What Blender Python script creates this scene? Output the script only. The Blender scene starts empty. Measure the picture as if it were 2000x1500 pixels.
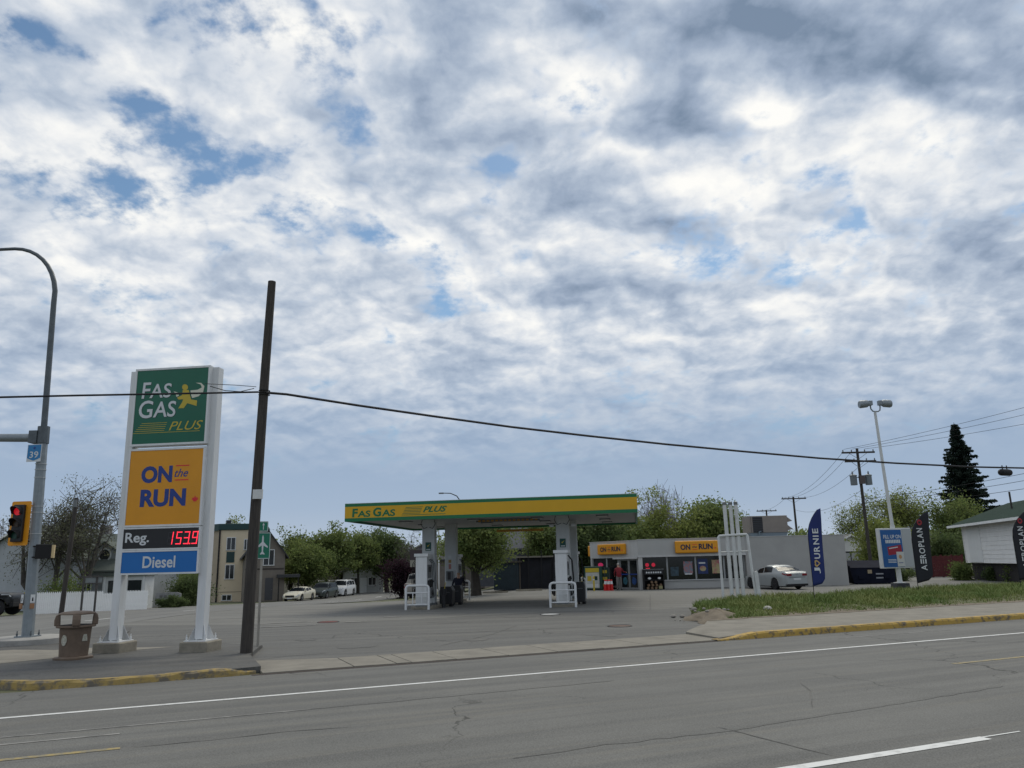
import bpy, bmesh, math, random
import numpy as np
from mathutils import Vector, Matrix
random.seed(7)
SC = bpy.context.scene
COL = SC.collection
R = math.radians

# ------------------------------------------------------------------ camera
cam = bpy.data.cameras.new('camera')
cam.sensor_width = 36.0
cam.lens = 27.72
cam.clip_end = 6000
camo = bpy.data.objects.new('camera', cam)
COL.objects.link(camo)
camo.matrix_world = (Matrix.Translation((0, 0, 1.95)) @ Matrix.Rotation(R(90 + 12.80), 4, 'X') @ Matrix.Rotation(R(-1.35), 4, 'Z'))
SC.camera = camo

# ------------------------------------------------------------------ world and sun
SUN_AZ, SUN_EL = 22.0, 52.0          # degrees right of straight ahead, above the horizon
world = bpy.data.worlds.new('World')
SC.world = world
world.use_nodes = True
world.cycles.sampling_method = 'MANUAL'
world.cycles.sample_map_resolution = 256

def sky_nodes():
    nt = world.node_tree
    N, L = nt.nodes, nt.links
    N.clear()
    def new(t, **k):
        n = N.new(t)
        for a, b in k.items(): setattr(n, a, b)
        return n
    def link(a, b): L.new(a, b)
    def math_(op, a, b=None, clamp=False):
        n = new('ShaderNodeMath', operation=op, use_clamp=clamp)
        for i, x in enumerate((a, b)):
            if x is None: continue
            if isinstance(x, (int, float)): n.inputs[i].default_value = x
            else: link(x, n.inputs[i])
        return n.outputs[0]
    def vmath(op, a, b):
        n = new('ShaderNodeVectorMath', operation=op)
        for i, x in enumerate((a, b)):
            if isinstance(x, (tuple, list)): n.inputs[i].default_value = x
            else: link(x, n.inputs[i])
        return n
    def noise(vec, scale, detail, rough, dist=0.0, lac=2.0):
        n = new('ShaderNodeTexNoise', noise_dimensions='2D')
        n.inputs['Scale'].default_value = scale; n.inputs['Detail'].default_value = detail
        n.inputs['Roughness'].default_value = rough; n.inputs['Distortion'].default_value = dist
        n.inputs['Lacunarity'].default_value = lac
        link(vec, n.inputs['Vector'])
        return n
    def mapr(x, a, b, c=0.0, d=1.0, kind='SMOOTHSTEP'):
        n = new('ShaderNodeMapRange', interpolation_type=kind)
        link(x, n.inputs[0])
        for i, q in enumerate((a, b, c, d)): n.inputs[1 + i].default_value = q
        return n.outputs[0]
    tc = new('ShaderNodeTexCoord')
    sep = new('ShaderNodeSeparateXYZ'); link(tc.outputs['Generated'], sep.inputs[0])
    zz = math_('MAXIMUM', sep.outputs[2], 0.0)
    den = math_('ADD', zz, 0.32)
    cmb = new('ShaderNodeCombineXYZ')
    link(math_('DIVIDE', sep.outputs[0], den), cmb.inputs[0]); link(math_('DIVIDE', sep.outputs[1], den), cmb.inputs[1])
    P = cmb.outputs[0]
    # swirl the cloud plane a little so that nothing has a regular outline
    w1 = noise(P, 5.0, 3, 0.55)
    off = vmath('SUBTRACT', w1.outputs['Color'], (0.5, 0.5, 0.5))
    sc_ = vmath('MULTIPLY', off.outputs[0], (0.10, 0.085, 0.0))
    Pw = vmath('ADD', P, sc_.outputs[0]).outputs[0]
    n_big = noise(P, 2.6, 2, 0.5).outputs['Fac']
    def puff(q):
        v = new('ShaderNodeTexVoronoi', voronoi_dimensions='2D', feature='F1')
        v.inputs['Scale'].default_value = 8.0; v.inputs['Detail'].default_value = 2.6; v.inputs['Roughness'].default_value = 0.55; v.inputs['Lacunarity'].default_value = 2.3
        v.normalize = True
        link(q, v.inputs['Vector'])
        return v.outputs['Distance']
    n_mid = noise(Pw, 4.9, 7, 0.50, 0.0).outputs['Fac']
    n_sun = noise(vmath('ADD', Pw, (0.012, -0.030, 0.0)).outputs[0], 4.9, 3, 0.50, 0.0).outputs['Fac']
    n_fin = noise(P, 34.0, 4, 0.6, 0.0).outputs['Fac']
    pf = puff(Pw)
    relief = math_('SUBTRACT', n_mid, n_sun)
    def lin(c): return tuple(((x / 255) / 12.92 if x / 255 <= 0.04045 else ((x / 255 + 0.055) / 1.055) ** 2.4) for x in c) + (1,)
    gap = math_('ADD', math_('MULTIPLY', math_('SUBTRACT', n_mid, 0.5), 1.7), math_('MULTIPLY', math_('SUBTRACT', n_fin, 0.5), 0.75))
    gap = math_('ADD', gap, math_('MULTIPLY', math_('SUBTRACT', 0.42, pf), 0.95))
    gap = math_('ADD', gap, math_('MULTIPLY', math_('SUBTRACT', n_big, 0.5), 0.5))
    gap = math_('ADD', gap, 0.27)
    S = math_('ADD', math_('MULTIPLY', math_('SUBTRACT', n_mid, 0.5), 0.85), math_('MULTIPLY', math_('SUBTRACT', n_fin, 0.5), 0.32))
    S = math_('ADD', S, math_('MULTIPLY', math_('SUBTRACT', pf, 0.42), 0.74))
    S = math_('ADD', S, math_('MULTIPLY', math_('SUBTRACT', n_big, 0.5), 0.55))
    S = math_('ADD', S, math_('MULTIPLY', relief, 1.3))
    S = math_('ADD', S, 0.58)
    # banks and gaps of the cloud sheet: centre on the cloud plane, radii, depth
    for k, lst in ((0, CLOUD_GAPS), (1, CLOUD_BANKS)):
        for cx, cy, rx, ry, s in lst:
            d = new('ShaderNodeVectorMath', operation='MULTIPLY_ADD'); link(Pw, d.inputs[0])
            d.inputs[1].default_value = (0.7 / rx, 0.7 / ry, 0.0); d.inputs[2].default_value = (-0.7 * cx / rx, -0.7 * cy / ry, 0.0)
            g = new('ShaderNodeTexGradient', gradient_type='QUADRATIC_SPHERE'); link(d.outputs[0], g.inputs[0])
            m = new('ShaderNodeMath', operation='MULTIPLY_ADD'); link(g.outputs['Fac'], m.inputs[0]); m.inputs[1].default_value = s * 1.15
            link(gap if k == 0 else S, m.inputs[2])
            if k == 0: gap = m.outputs[0]
            else: S = m.outputs[0]
    ramp = new('ShaderNodeValToRGB')
    e = ramp.color_ramp
    while len(e.elements) < len(CLOUD_STOPS): e.elements.new(0.5)
    for el, (pos, c) in zip(e.elements, CLOUD_STOPS): el.position = pos; el.color = lin(c)
    link(math_('MULTIPLY', S, 0.80), ramp.inputs[0])
    cover = mapr(gap, -0.28, 0.36)
    # clear blue between the clouds: the physical sky
    sky = new('ShaderNodeTexSky', sky_type='NISHITA', sun_disc=False, sun_elevation=R(SUN_EL), sun_rotation=R(SUN_AZ), air_density=1.0, dust_density=0.6, ozone_density=2.0)
    blue = vmath('MULTIPLY', sky.outputs[0], (SKY_K * .98, SKY_K * 1.13, SKY_K * 1.13))
    mix = new('ShaderNodeMixRGB'); link(cover, mix.inputs[0]); link(blue.outputs[0], mix.inputs[1]); link(ramp.outputs[0], mix.inputs[2])
    # towards the horizon the sheet dissolves into pale blue air
    hz = new('ShaderNodeValToRGB'); h = hz.color_ramp
    for i in range(2): h.elements.new(0.5)
    for el, (pos, c) in zip(h.elements, HAZE_STOPS): el.position = pos; el.color = lin(c)
    link(sep.outputs[2], hz.inputs[0])
    fade = mapr(math_('ADD', sep.outputs[2], math_('MULTIPLY', math_('SUBTRACT', n_big, 0.5), 0.08)), 0.08, 0.30)
    mix2 = new('ShaderNodeMixRGB'); link(fade, mix2.inputs[0]); link(hz.outputs[0], mix2.inputs[1]); link(mix.outputs[0], mix2.inputs[2])
    bg = new('ShaderNodeBackground'); link(mix2.outputs[0], bg.inputs[0]); bg.inputs[1].default_value = 1.0
    out = new('ShaderNodeOutputWorld'); link(bg.outputs[0], out.inputs[0])

SKY_K = 0.082                         # strength of the physical sky
CLOUD_GAPS = [
    (-0.636, 0.903, 0.035, 0.031, -0.40), (-0.561, 0.827, 0.061, 0.038, -0.65), (-0.516, 0.858, 0.040, 0.029, -0.40), (-0.491, 0.929, 0.069, 0.041, -0.60),
    (-0.468, 0.988, 0.086, 0.055, -0.50), (-0.386, 1.061, 0.108, 0.061, -0.85), (-0.454, 1.083, 0.065, 0.042, -0.45), (-0.385, 1.189, 0.048, 0.073, -0.65),
    (-0.592, 1.069, 0.062, 0.061, -0.40), (-0.236, 0.825, 0.024, 0.035, -0.40), (-0.413, 0.824, 0.029, 0.035, -0.40), (-0.211, 1.020, 0.050, 0.082, -0.65),
    (-0.221, 1.130, 0.039, 0.028, -0.45), (-0.012, 1.111, 0.055, 0.061, -0.80), (0.028, 1.335, 0.042, 0.066, -0.50), (-0.148, 1.485, 0.060, 0.087, -0.45),
    (-0.248, 1.259, 0.052, 0.040, -0.40), (0.462, 1.119, 0.068, 0.044, -0.45), (0.573, 1.204, 0.055, 0.056, -0.50), (0.516, 1.383, 0.082, 0.069, -0.40),
    (0.296, 0.857, 0.248, 0.082, 0.40), (0.509, 0.913, 0.250, 0.097, 0.40), (0.159, 1.201, 0.250, 0.151, 0.40), (0.182, 1.445, 0.388, 0.134, 0.30),
    (0.482, 1.036, 0.169, 0.049, 0.25), (-0.719, 1.229, 0.223, 0.076, 0.20), (0.229, 0.976, 0.154, 0.100, 0.45), (0.002, 1.667, 1.442, 0.343, 0.30),
    (0.408, 1.486, 0.390, 0.122, 0.20), (-0.445, 0.885, 0.121, 0.038, 0.20), (-0.326, 0.917, 0.129, 0.049, 0.30), (-0.127, 0.935, 0.081, 0.068, 0.30),
]
CLOUD_BANKS = [
    (0.296, 0.857, 0.205, 0.067, 0.30), (0.509, 0.913, 0.207, 0.081, 0.32), (0.230, 0.985, 0.106, 0.087, 0.45), (0.106, 0.854, 0.076, 0.030, 0.35),
    (0.132, 1.189, 0.191, 0.067, 0.36), (0.296, 1.261, 0.190, 0.081, 0.42), (0.182, 1.445, 0.312, 0.083, 0.38), (0.304, 1.029, 0.087, 0.039, 0.25),
    (0.792, 1.176, 0.080, 0.130, 0.40), (0.768, 1.307, 0.121, 0.070, 0.25), (-0.111, 0.971, 0.077, 0.063, 0.42), (0.031, 1.053, 0.083, 0.061, 0.40),
    (-0.378, 1.475, 0.154, 0.103, 0.20), (-0.782, 1.351, 0.175, 0.073, 0.16), (-0.655, 1.034, 0.071, 0.058, 0.15), (0.396, 1.682, 0.329, 0.085, 0.20),
    (0.728, 1.537, 0.152, 0.091, 0.15), (-0.079, 1.220, 0.068, 0.051, 0.20), (0.037, 0.892, 0.059, 0.056, -0.35), (0.093, 0.960, 0.063, 0.071, -0.38),
    (0.359, 0.990, 0.066, 0.033, -1.10), (0.494, 1.066, 0.108, 0.072, -0.30), (0.623, 1.041, 0.102, 0.059, -0.30), (0.178, 1.085, 0.115, 0.032, -0.45),
    (0.275, 1.149, 0.096, 0.046, -0.40), (-0.033, 0.975, 0.057, 0.082, -0.30), (0.383, 1.191, 0.106, 0.074, -0.35), (0.550, 1.267, 0.125, 0.054, -0.25),
    (-0.531, 1.140, 0.162, 0.079, -0.20), (-0.217, 0.879, 0.159, 0.070, -0.18), (-0.372, 0.955, 0.099, 0.052, -0.10), (0.505, 1.477, 0.231, 0.077, -0.22),
    (0.574, 0.850, 0.035, 0.036, -0.30), (0.096, 1.307, 0.118, 0.036, -0.30), (-0.262, 1.285, 0.174, 0.069, -0.15), (0.003, 1.567, 0.315, 0.076, -0.12),
    (-0.476, 1.187, 0.496, 0.327, -0.16), (0.521, 1.119, 0.261, 0.133, -0.12), (0.325, 0.848, 0.456, 0.148, 0.40), (0.583, 0.931, 0.163, 0.100, 0.20),
    (0.246, 0.994, 0.142, 0.103, 0.28), (0.691, 1.074, 0.110, 0.276, 0.12),
]
CLOUD_STOPS = [(0.0, (250, 249, 245)), (0.16, (238, 239, 239)), (0.34, (212, 218, 226)), (0.54, (180, 192, 208)), (0.74, (154, 169, 190)), (1.0, (120, 138, 161))]
HAZE_STOPS = [(0.0, (182, 193, 206)), (0.07, (160, 178, 200)), (0.18, (142, 165, 193)), (0.40, (150, 172, 200))]
sky_nodes()

sun = bpy.data.lights.new('sun', 'SUN')
sun.energy = 1.55
sun.angle = R(28)
sun.color = (1.0, 0.93, 0.78)
suno = bpy.data.objects.new('sun', sun)
COL.objects.link(suno)
sd = Vector((math.sin(R(SUN_AZ)) * math.cos(R(SUN_EL)), math.cos(R(SUN_AZ)) * math.cos(R(SUN_EL)), math.sin(R(SUN_EL))))
suno.rotation_euler = sd.to_track_quat('Z', 'Y').to_euler()

SC.view_settings.view_transform = 'Standard'
SC.view_settings.look = 'None'
SC.view_settings.exposure = 0.06
SC.view_settings.gamma = 1.0
SC.view_settings.use_curve_mapping = False

# ------------------------------------------------------------------ helpers
def lin1(x):
    x /= 255.0
    return x / 12.92 if x <= 0.04045 else ((x + 0.055) / 1.055) ** 2.4
def rgb(r, g, b): return (lin1(r), lin1(g), lin1(b))

MATS = {}
def mat(name, col, rough=0.6, metal=0.0, var=0.0, vscale=2.0, bump=0.0, bscale=30.0, col2=None, spec=0.5, emit=0.0, alpha=1.0, trans=0.0, stretch=(1, 1, 1), thresh=None, detail=5.0):
    """procedural material: base colour, optional second colour mixed in by noise, optional fine bump"""
    if name in MATS: return MATS[name]
    m = bpy.data.materials.new(name); m.use_nodes = True
    nt = m.node_tree; N, L = nt.nodes, nt.links
    b = N['Principled BSDF']
    b.inputs['Base Color'].default_value = (*col, 1)
    b.inputs['Roughness'].default_value = rough
    b.inputs['Metallic'].default_value = metal
    b.inputs['Specular IOR Level'].default_value = spec
    if emit: b.inputs['Emission Color'].default_value = (*col, 1); b.inputs['Emission Strength'].default_value = emit
    if alpha < 1: b.inputs['Alpha'].default_value = alpha
    if trans: b.inputs['Transmission Weight'].default_value = trans
    if var or col2 or bump:
        tc = N.new('ShaderNodeTexCoord'); mp = N.new('ShaderNodeMapping'); L.new(tc.outputs['Object'], mp.inputs[0])
        mp.inputs['Scale'].default_value = stretch
    if var or col2:
        n = N.new('ShaderNodeTexNoise'); n.inputs['Scale'].default_value = vscale; n.inputs['Detail'].default_value = detail; n.inputs['Roughness'].default_value = 0.62
        L.new(mp.outputs[0], n.inputs['Vector'])
        r = N.new('ShaderNodeValToRGB')
        lo, hi = thresh if thresh else (0.33, 0.67)
        c2 = col2 if col2 else tuple(min(1, c * (1 + var)) for c in col)
        c1 = col if col2 else tuple(c * (1 - var) for c in col)
        r.color_ramp.elements[0].position = lo; r.color_ramp.elements[0].color = (*c1, 1)
        r.color_ramp.elements[1].position = hi; r.color_ramp.elements[1].color = (*c2, 1)
        L.new(n.outputs['Fac'], r.inputs[0]); L.new(r.outputs[0], b.inputs['Base Color'])
        if emit: L.new(r.outputs[0], b.inputs['Emission Color'])
    if bump:
        n2 = N.new('ShaderNodeTexNoise'); n2.inputs['Scale'].default_value = bscale; n2.inputs['Detail'].default_value = 4
        L.new(mp.outputs[0], n2.inputs['Vector'])
        bp = N.new('ShaderNodeBump'); bp.inputs['Strength'].default_value = bump; bp.inputs['Distance'].default_value = 0.02
        L.new(n2.outputs['Fac'], bp.inputs['Height']); L.new(bp.outputs[0], b.inputs['Normal'])
    MATS[name] = m
    return m

def asphalt(name, base, patch, crackc, streak_dir=None, crack=0.5, grain=0.35, stain=0.25):
    """worn asphalt: blotches, long wheel-track streaks, aggregate speckle and cracks"""
    m = bpy.data.materials.new(name); m.use_nodes = True
    nt = m.node_tree; N, L = nt.nodes, nt.links
    b = N['Principled BSDF']; b.inputs['Roughness'].default_value = 0.88; b.inputs['Specular IOR Level'].default_value = 0.3
    tc = N.new('ShaderNodeTexCoord')
    def noise(scale, detail, rough, vec=None):
        n = N.new('ShaderNodeTexNoise'); n.inputs['Scale'].default_value = scale; n.inputs['Detail'].default_value = detail; n.inputs['Roughness'].default_value = rough
        L.new(vec if vec else tc.outputs['Object'], n.inputs['Vector']); return n.outputs['Fac']
    def ramp(f, lo, hi, a=0.0, c=1.0):
        n = N.new('ShaderNodeMapRange'); n.interpolation_type = 'SMOOTHSTEP'; L.new(f, n.inputs[0])
        for i, q in enumerate((lo, hi, a, c)): n.inputs[1 + i].default_value = q
        return n.outputs[0]
    def mix(f, c1, c2, kind='MIX'):
        n = N.new('ShaderNodeMixRGB'); n.blend_type = kind
        if isinstance(f, (int, float)): n.inputs[0].default_value = f
        else: L.new(f, n.inputs[0])
        for i, c in ((1, c1), (2, c2)):
            if isinstance(c, tuple): n.inputs[i].default_value = (*c, 1)
            else: L.new(c, n.inputs[i])
        return n.outputs[0]
    c = mix(ramp(noise(0.35, 4, 0.6), 0.38, 0.62), base, patch)
    if streak_dir is not None:
        mp = N.new('ShaderNodeMapping'); mp.vector_type = 'TEXTURE'
        mp.inputs['Rotation'].default_value = (0, 0, streak_dir); mp.inputs['Scale'].default_value = (14, 0.55, 1)
        L.new(tc.outputs['Object'], mp.inputs[0])
        f = ramp(noise(1.0, 3, 0.55, mp.outputs[0]), 0.36, 0.64)
        c = mix(f, mix(0.60, c, crackc), c)
        f2 = ramp(noise(2.3, 3, 0.5, mp.outputs[0]), 0.50, 0.70, 0.0, 0.5)
        c = mix(f2, c, (base[0] * 1.42, base[1] * 1.34, base[2] * 1.22))
    f = ramp(noise(1.7, 6, 0.7), 0.56, 0.74, 0.0, stain)
    c = mix(f, c, crackc)
    g = noise(55.0, 2, 0.7)
    c = mix(grain, c, mix(ramp(g, 0.35, 0.68), (base[0] * 0.45,) * 3, (min(1, base[0] * 1.7),) * 3), 'MIX')
    if crack:
        v = N.new('ShaderNodeTexVoronoi'); v.feature = 'DISTANCE_TO_EDGE'; v.inputs['Scale'].default_value = 0.22
        w = N.new('ShaderNodeTexNoise'); w.inputs['Scale'].default_value = 1.6; w.inputs['Detail'].default_value = 5
        L.new(tc.outputs['Object'], w.inputs['Vector'])
        va = N.new('ShaderNodeVectorMath'); va.operation = 'MULTIPLY_ADD'; L.new(w.outputs['Color'], va.inputs[0]); va.inputs[1].default_value = (1.1, 1.1, 0); L.new(tc.outputs['Object'], va.inputs[2])
        L.new(va.outputs[0], v.inputs['Vector'])
        f = ramp(v.outputs['Distance'], 0.001, 0.0055, crack, 0.0)
        k = ramp(noise(0.16, 2, 0.5), 0.44, 0.60)
        mm = N.new('ShaderNodeMath'); mm.operation = 'MULTIPLY'; L.new(f, mm.inputs[0]); L.new(k, mm.inputs[1])
        c = mix(mm.outputs[0], c, (crackc[0] * 0.45, crackc[1] * 0.45, crackc[2] * 0.45))
    L.new(c, b.inputs['Base Color'])
    bp = N.new('ShaderNodeBump'); bp.inputs['Strength'].default_value = 0.35; bp.inputs['Distance'].default_value = 0.006
    L.new(g, bp.inputs['Height']); L.new(bp.outputs[0], b.inputs['Normal'])
    MATS[name] = m
    return m

class MB:
    """collects shapes and links them as ONE mesh object"""
    def __init__(s): s.v = []; s.f = []; s.T = Matrix()
    def add(s, vs, fs):
        o = len(s.v); T = s.T
        s.v += [tuple(T @ Vector(p)) for p in vs]; s.f += [tuple(i + o for i in f) for f in fs]
        return s
    def box(s, x0, x1, y0, y1, z0, z1):
        return s.add([(x0, y0, z0), (x1, y0, z0), (x1, y1, z0), (x0, y1, z0), (x0, y0, z1), (x1, y0, z1), (x1, y1, z1), (x0, y1, z1)],
                     [(0, 3, 2, 1), (4, 5, 6, 7), (0, 1, 5, 4), (1, 2, 6, 5), (2, 3, 7, 6), (3, 0, 4, 7)])
    def tube(s, pts, r, n=8, caps=True):
        pts = [Vector(p) for p in pts]; k = len(pts)
        rs = [r] * k if isinstance(r, (int, float)) else list(r)
        vs = []; ref = None
        for i, p in enumerate(pts):
            d = (pts[min(i + 1, k - 1)] - pts[max(i - 1, 0)]).normalized()
            if ref is None: ref = Vector((1, 0, 0)) if abs(d.x) < 0.8 else Vector((0, 1, 0))
            a = (ref - d * ref.dot(d)).normalized(); b = d.cross(a); ref = a
            for j in range(n):
                t = 2 * math.pi * (j + 0.5) / n
                vs.append(p + (a * math.cos(t) + b * math.sin(t)) * rs[i])
        fs = [(i * n + j, i * n + (j + 1) % n, (i + 1) * n + (j + 1) % n, (i + 1) * n + j) for i in range(k - 1) for j in range(n)]
        if caps: fs += [tuple(range(n - 1, -1, -1)), tuple(range((k - 1) * n, k * n))]
        return s.add(vs, fs)
    def lathe(s, prof, n=24, axis='z', c=(0, 0, 0)):
        vs = []
        for r, z in prof:
            for j in range(n):
                t = 2 * math.pi * j / n; x, y = r * math.cos(t), r * math.sin(t)
                vs.append({'z': (c[0] + x, c[1] + y, c[2] + z), 'y': (c[0] + x, c[1] + z, c[2] + y), 'x': (c[0] + z, c[1] + x, c[2] + y)}[axis])
        k = len(prof)
        fs = [(i * n + j, i * n + (j + 1) % n, (i + 1) * n + (j + 1) % n, (i + 1) * n + j) for i in range(k - 1) for j in range(n)]
        fs += [tuple(range(n - 1, -1, -1)), tuple(range((k - 1) * n, k * n))]
        return s.add(vs, fs)
    def prism(s, poly, a, b, plane='xz'):
        """polygon in a plane, extruded between a and b along the third axis"""
        n = len(poly)
        f = {'xz': lambda p, t: (p[0], t, p[1]), 'xy': lambda p, t: (p[0], p[1], t), 'yz': lambda p, t: (t, p[0], p[1])}[plane]
        vs = [f(p, a) for p in poly] + [f(p, b) for p in poly]
        fs = [tuple(range(n)), tuple(range(2 * n - 1, n - 1, -1))] + [(i, i + n, (i + 1) % n + n, (i + 1) % n) for i in range(n)]
        return s.add(vs, fs)
    def sphere(s, c, rx, ry, rz, nu=14, nv=9):
        vs = []
        for i in range(nv + 1):
            ph = math.pi * i / nv
            for j in range(nu):
                t = 2 * math.pi * j / nu
                vs.append((c[0] + rx * math.sin(ph) * math.cos(t), c[1] + ry * math.sin(ph) * math.sin(t), c[2] + rz * math.cos(ph)))
        fs = [(i * nu + j, (i + 1) * nu + j, (i + 1) * nu + (j + 1) % nu, i * nu + (j + 1) % nu) for i in range(nv) for j in range(nu)]
        return s.add(vs, fs)
    def build(s, name, m, parent=None, smooth=False, bevel=0.0, kind=None):
        me = bpy.data.meshes.new(name); me.from_pydata(s.v, [], s.f)
        bm = bmesh.new(); bm.from_mesh(me)
        if not NOFIX: bmesh.ops.recalc_face_normals(bm, faces=bm.faces)
        if smooth:
            for f in bm.faces: f.smooth = True
            for e in bm.edges:
                if len(e.link_faces) == 2 and e.calc_face_angle(0) > 0.7: e.smooth = False
        bm.to_mesh(me); bm.free()
        return obj(name, me, m, parent, bevel, kind)
NOFIX = False

def obj(name, me, m, parent=None, bevel=0.0, kind=None):
    o = bpy.data.objects.new(name, me); COL.objects.link(o)
    if m: me.materials.append(m)
    if parent: o.parent = parent
    if bevel:
        md = o.modifiers.new('bevel', 'BEVEL'); md.width = bevel; md.segments = 2; md.limit_method = 'ANGLE'
    if kind: o['kind'] = kind
    return o
def tag(o, label, cat, group=None):
    o['label'] = label; o['category'] = cat
    if group: o['group'] = group
    return o
def thing(name, label, cat, loc=(0, 0, 0), rot=0.0, group=None):
    o = bpy.data.objects.new(name, None); COL.objects.link(o)
    o.location = loc; o.rotation_euler = (0, 0, R(rot)); o.empty_display_size = 0.2
    return tag(o, label, cat, group)
def copy_tree(o, parent=None):
    c = o.copy(); COL.objects.link(c)
    if parent: c.parent = parent
    for ch in list(o.children): copy_tree(ch, c)
    return c
def box(name, m, parent, x0, x1, y0, y1, z0, z1, bevel=0.0, kind=None):
    return MB().box(x0, x1, y0, y1, z0, z1).build(name, m, parent, bevel=bevel, kind=kind)
def rrect(x0, x1, z0, z1, r, n=4):
    out = []
    for cx, cz, a0 in ((x1 - r, z1 - r, 0), (x0 + r, z1 - r, 90), (x0 + r, z0 + r, 180), (x1 - r, z0 + r, 270)):
        for i in range(n + 1):
            a = R(a0 + 90 * i / n); out.append((cx + r * math.cos(a), cz + r * math.sin(a)))
    return out

def lettering(s, x0, x1, z0, z1, y, m, parent, bold=0.012, shear=0.0, name='lettering', depth=0.004, rot=0):
    """flat letters fitted into a box of the parent's xz plane, facing -y; rot=90 reads upwards"""
    c = bpy.data.curves.new('txt', 'FONT'); c.body = s; c.size = 1.0; c.offset = bold; c.shear = shear; c.resolution_u = 4; c.fill_mode = 'FRONT'
    t = bpy.data.objects.new('txt', c); COL.objects.link(t)
    dg = bpy.context.evaluated_depsgraph_get()
    me = bpy.data.meshes.new_from_object(t.evaluated_get(dg), depsgraph=dg)
    bpy.data.objects.remove(t); bpy.data.curves.remove(c)
    co = np.empty(len(me.vertices) * 3); me.vertices.foreach_get('co', co); co = co.reshape(-1, 3)
    u = (co[:, 0] - co[:, 0].min()) / np.ptp(co[:, 0]); v = (co[:, 1] - co[:, 1].min()) / np.ptp(co[:, 1])
    if rot == 90: u, v = 1 - v, u
    out = np.stack([x0 + u * (x1 - x0), np.full(len(u), y), z0 + v * (z1 - z0)], 1)
    me.vertices.foreach_set('co', out.ravel()); me.update()
    o = obj(name, me, m, parent)
    return o
def flat(name, poly, y, m, parent):
    """thin flat print in the parent's xz plane"""
    me = bpy.data.meshes.new(name); me.from_pydata([(p[0], y, p[1]) for p in poly], [], [tuple(range(len(poly)))])
    return obj(name, me, m, parent)

# ------------------------------------------------------------------ the lie of the land
def sst(t): t = min(1.0, max(0.0, t)); return t * t * (3 - 2 * t)
def zg(x, y):
    """ground height: level round the station, falling away along the street on the left"""
    return -(1.3 * sst((y - 32) / 58) + 0.008 * max(0.0, y - 90)) * sst((2 - x) / 13)

def sheet(name, poly, m, off, step=3.0, zf=zg, kind='structure', parent=None, skirt=0.0):
    bm = bmesh.new()
    f = bm.faces.new([bm.verts.new((p[0], p[1], 0)) for p in poly])
    xs = [p[0] for p in poly]; ys = [p[1] for p in poly]
    if step:
        for ax, lo, hi in ((0, min(xs), max(xs)), (1, min(ys), max(ys))):
            t = math.floor(lo / step) * step + step
            while t < hi:
                no = (1, 0, 0) if ax == 0 else (0, 1, 0); co = (t, 0, 0) if ax == 0 else (0, t, 0)
                bmesh.ops.bisect_plane(bm, geom=bm.verts[:] + bm.edges[:] + bm.faces[:], plane_co=co, plane_no=no)
                t += step
    for v in bm.verts: v.co.z = zf(v.co.x, v.co.y) + off
    if skirt:
        ed = [e for e in bm.edges if len(e.link_faces) == 1]
        nv = [g for g in bmesh.ops.extrude_edge_only(bm, edges=ed)['geom'] if isinstance(g, bmesh.types.BMVert)]
        for v in nv: v.co.z -= skirt
    else: bmesh.ops.recalc_face_normals(bm, faces=bm.faces)
    me = bpy.data.meshes.new(name); bm.to_mesh(me); bm.free()
    if me.polygons and me.polygons[0].normal.z < 0: me.flip_normals()
    return obj(name, me, m, parent, kind=None if parent else kind)

RD = (0.9178, 0.3971)                 # direction of the main road; n runs across it, away from the camera
def rn(s, n): return (s * RD[0] - n * RD[1], s * RD[1] + n * RD[0])

# ------------------------------------------------------------------ ground, roads, pavements
A_ROAD = asphalt('asphalt_road', (0.138, 0.136, 0.121), (0.166, 0.163, 0.145), (0.080, 0.079, 0.072), streak_dir=R(23.4), crack=0.8)
A_STREET = asphalt('asphalt_street', (0.160, 0.158, 0.147), (0.182, 0.180, 0.167), (0.105, 0.104, 0.098), streak_dir=R(88), crack=0.0, grain=0.2)
A_LOT = asphalt('asphalt_lot', (0.124, 0.122, 0.110), (0.146, 0.143, 0.129), (0.070, 0.069, 0.064), streak_dir=R(10), crack=0.75, stain=0.35)
A_LOTB = asphalt('lot_pale', (0.166, 0.163, 0.146), (0.192, 0.187, 0.167), (0.092, 0.09, 0.083), streak_dir=R(-8), crack=0.35, grain=0.2, stain=0.45)
A_CORNER = asphalt('asphalt_corner', (0.098, 0.096, 0.088), (0.126, 0.123, 0.111), (0.056, 0.055, 0.052), streak_dir=R(15), crack=0.3, stain=0.4)
M_CONC = mat('concrete_walk', (0.205, 0.188, 0.155), 0.9, var=0.16, vscale=1.6, bump=0.3, bscale=60)
M_CONC2 = mat('concrete_block', (0.30, 0.27, 0.215), 0.92, col2=(0.21, 0.19, 0.15), vscale=4, bump=0.5, bscale=25)
M_EARTH = mat('ground_earth', (0.11, 0.10, 0.055), 0.95, col2=(0.07, 0.095, 0.035), vscale=0.5, bump=0.4, bscale=9)
M_YEL = mat('kerb_yellow', (0.42, 0.27, 0.055), 0.8, col2=(0.13, 0.105, 0.07), vscale=5.5, thresh=(0.50, 0.62), bump=0.4, bscale=30)
M_YEL2 = mat('kerb_yellow_worn', (0.36, 0.255, 0.085), 0.85, col2=(0.15, 0.13, 0.10), vscale=4.6, thresh=(0.46, 0.60), bump=0.6, bscale=18)
M_WLINE = mat('line_white', (0.66, 0.66, 0.64), 0.75, col2=(0.40, 0.40, 0.385), vscale=7, thresh=(0.50, 0.75))
M_YLINE = mat('line_yellow', (0.34, 0.26, 0.10), 0.8, col2=(0.19, 0.175, 0.135), vscale=9, thresh=(0.42, 0.60))
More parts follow.
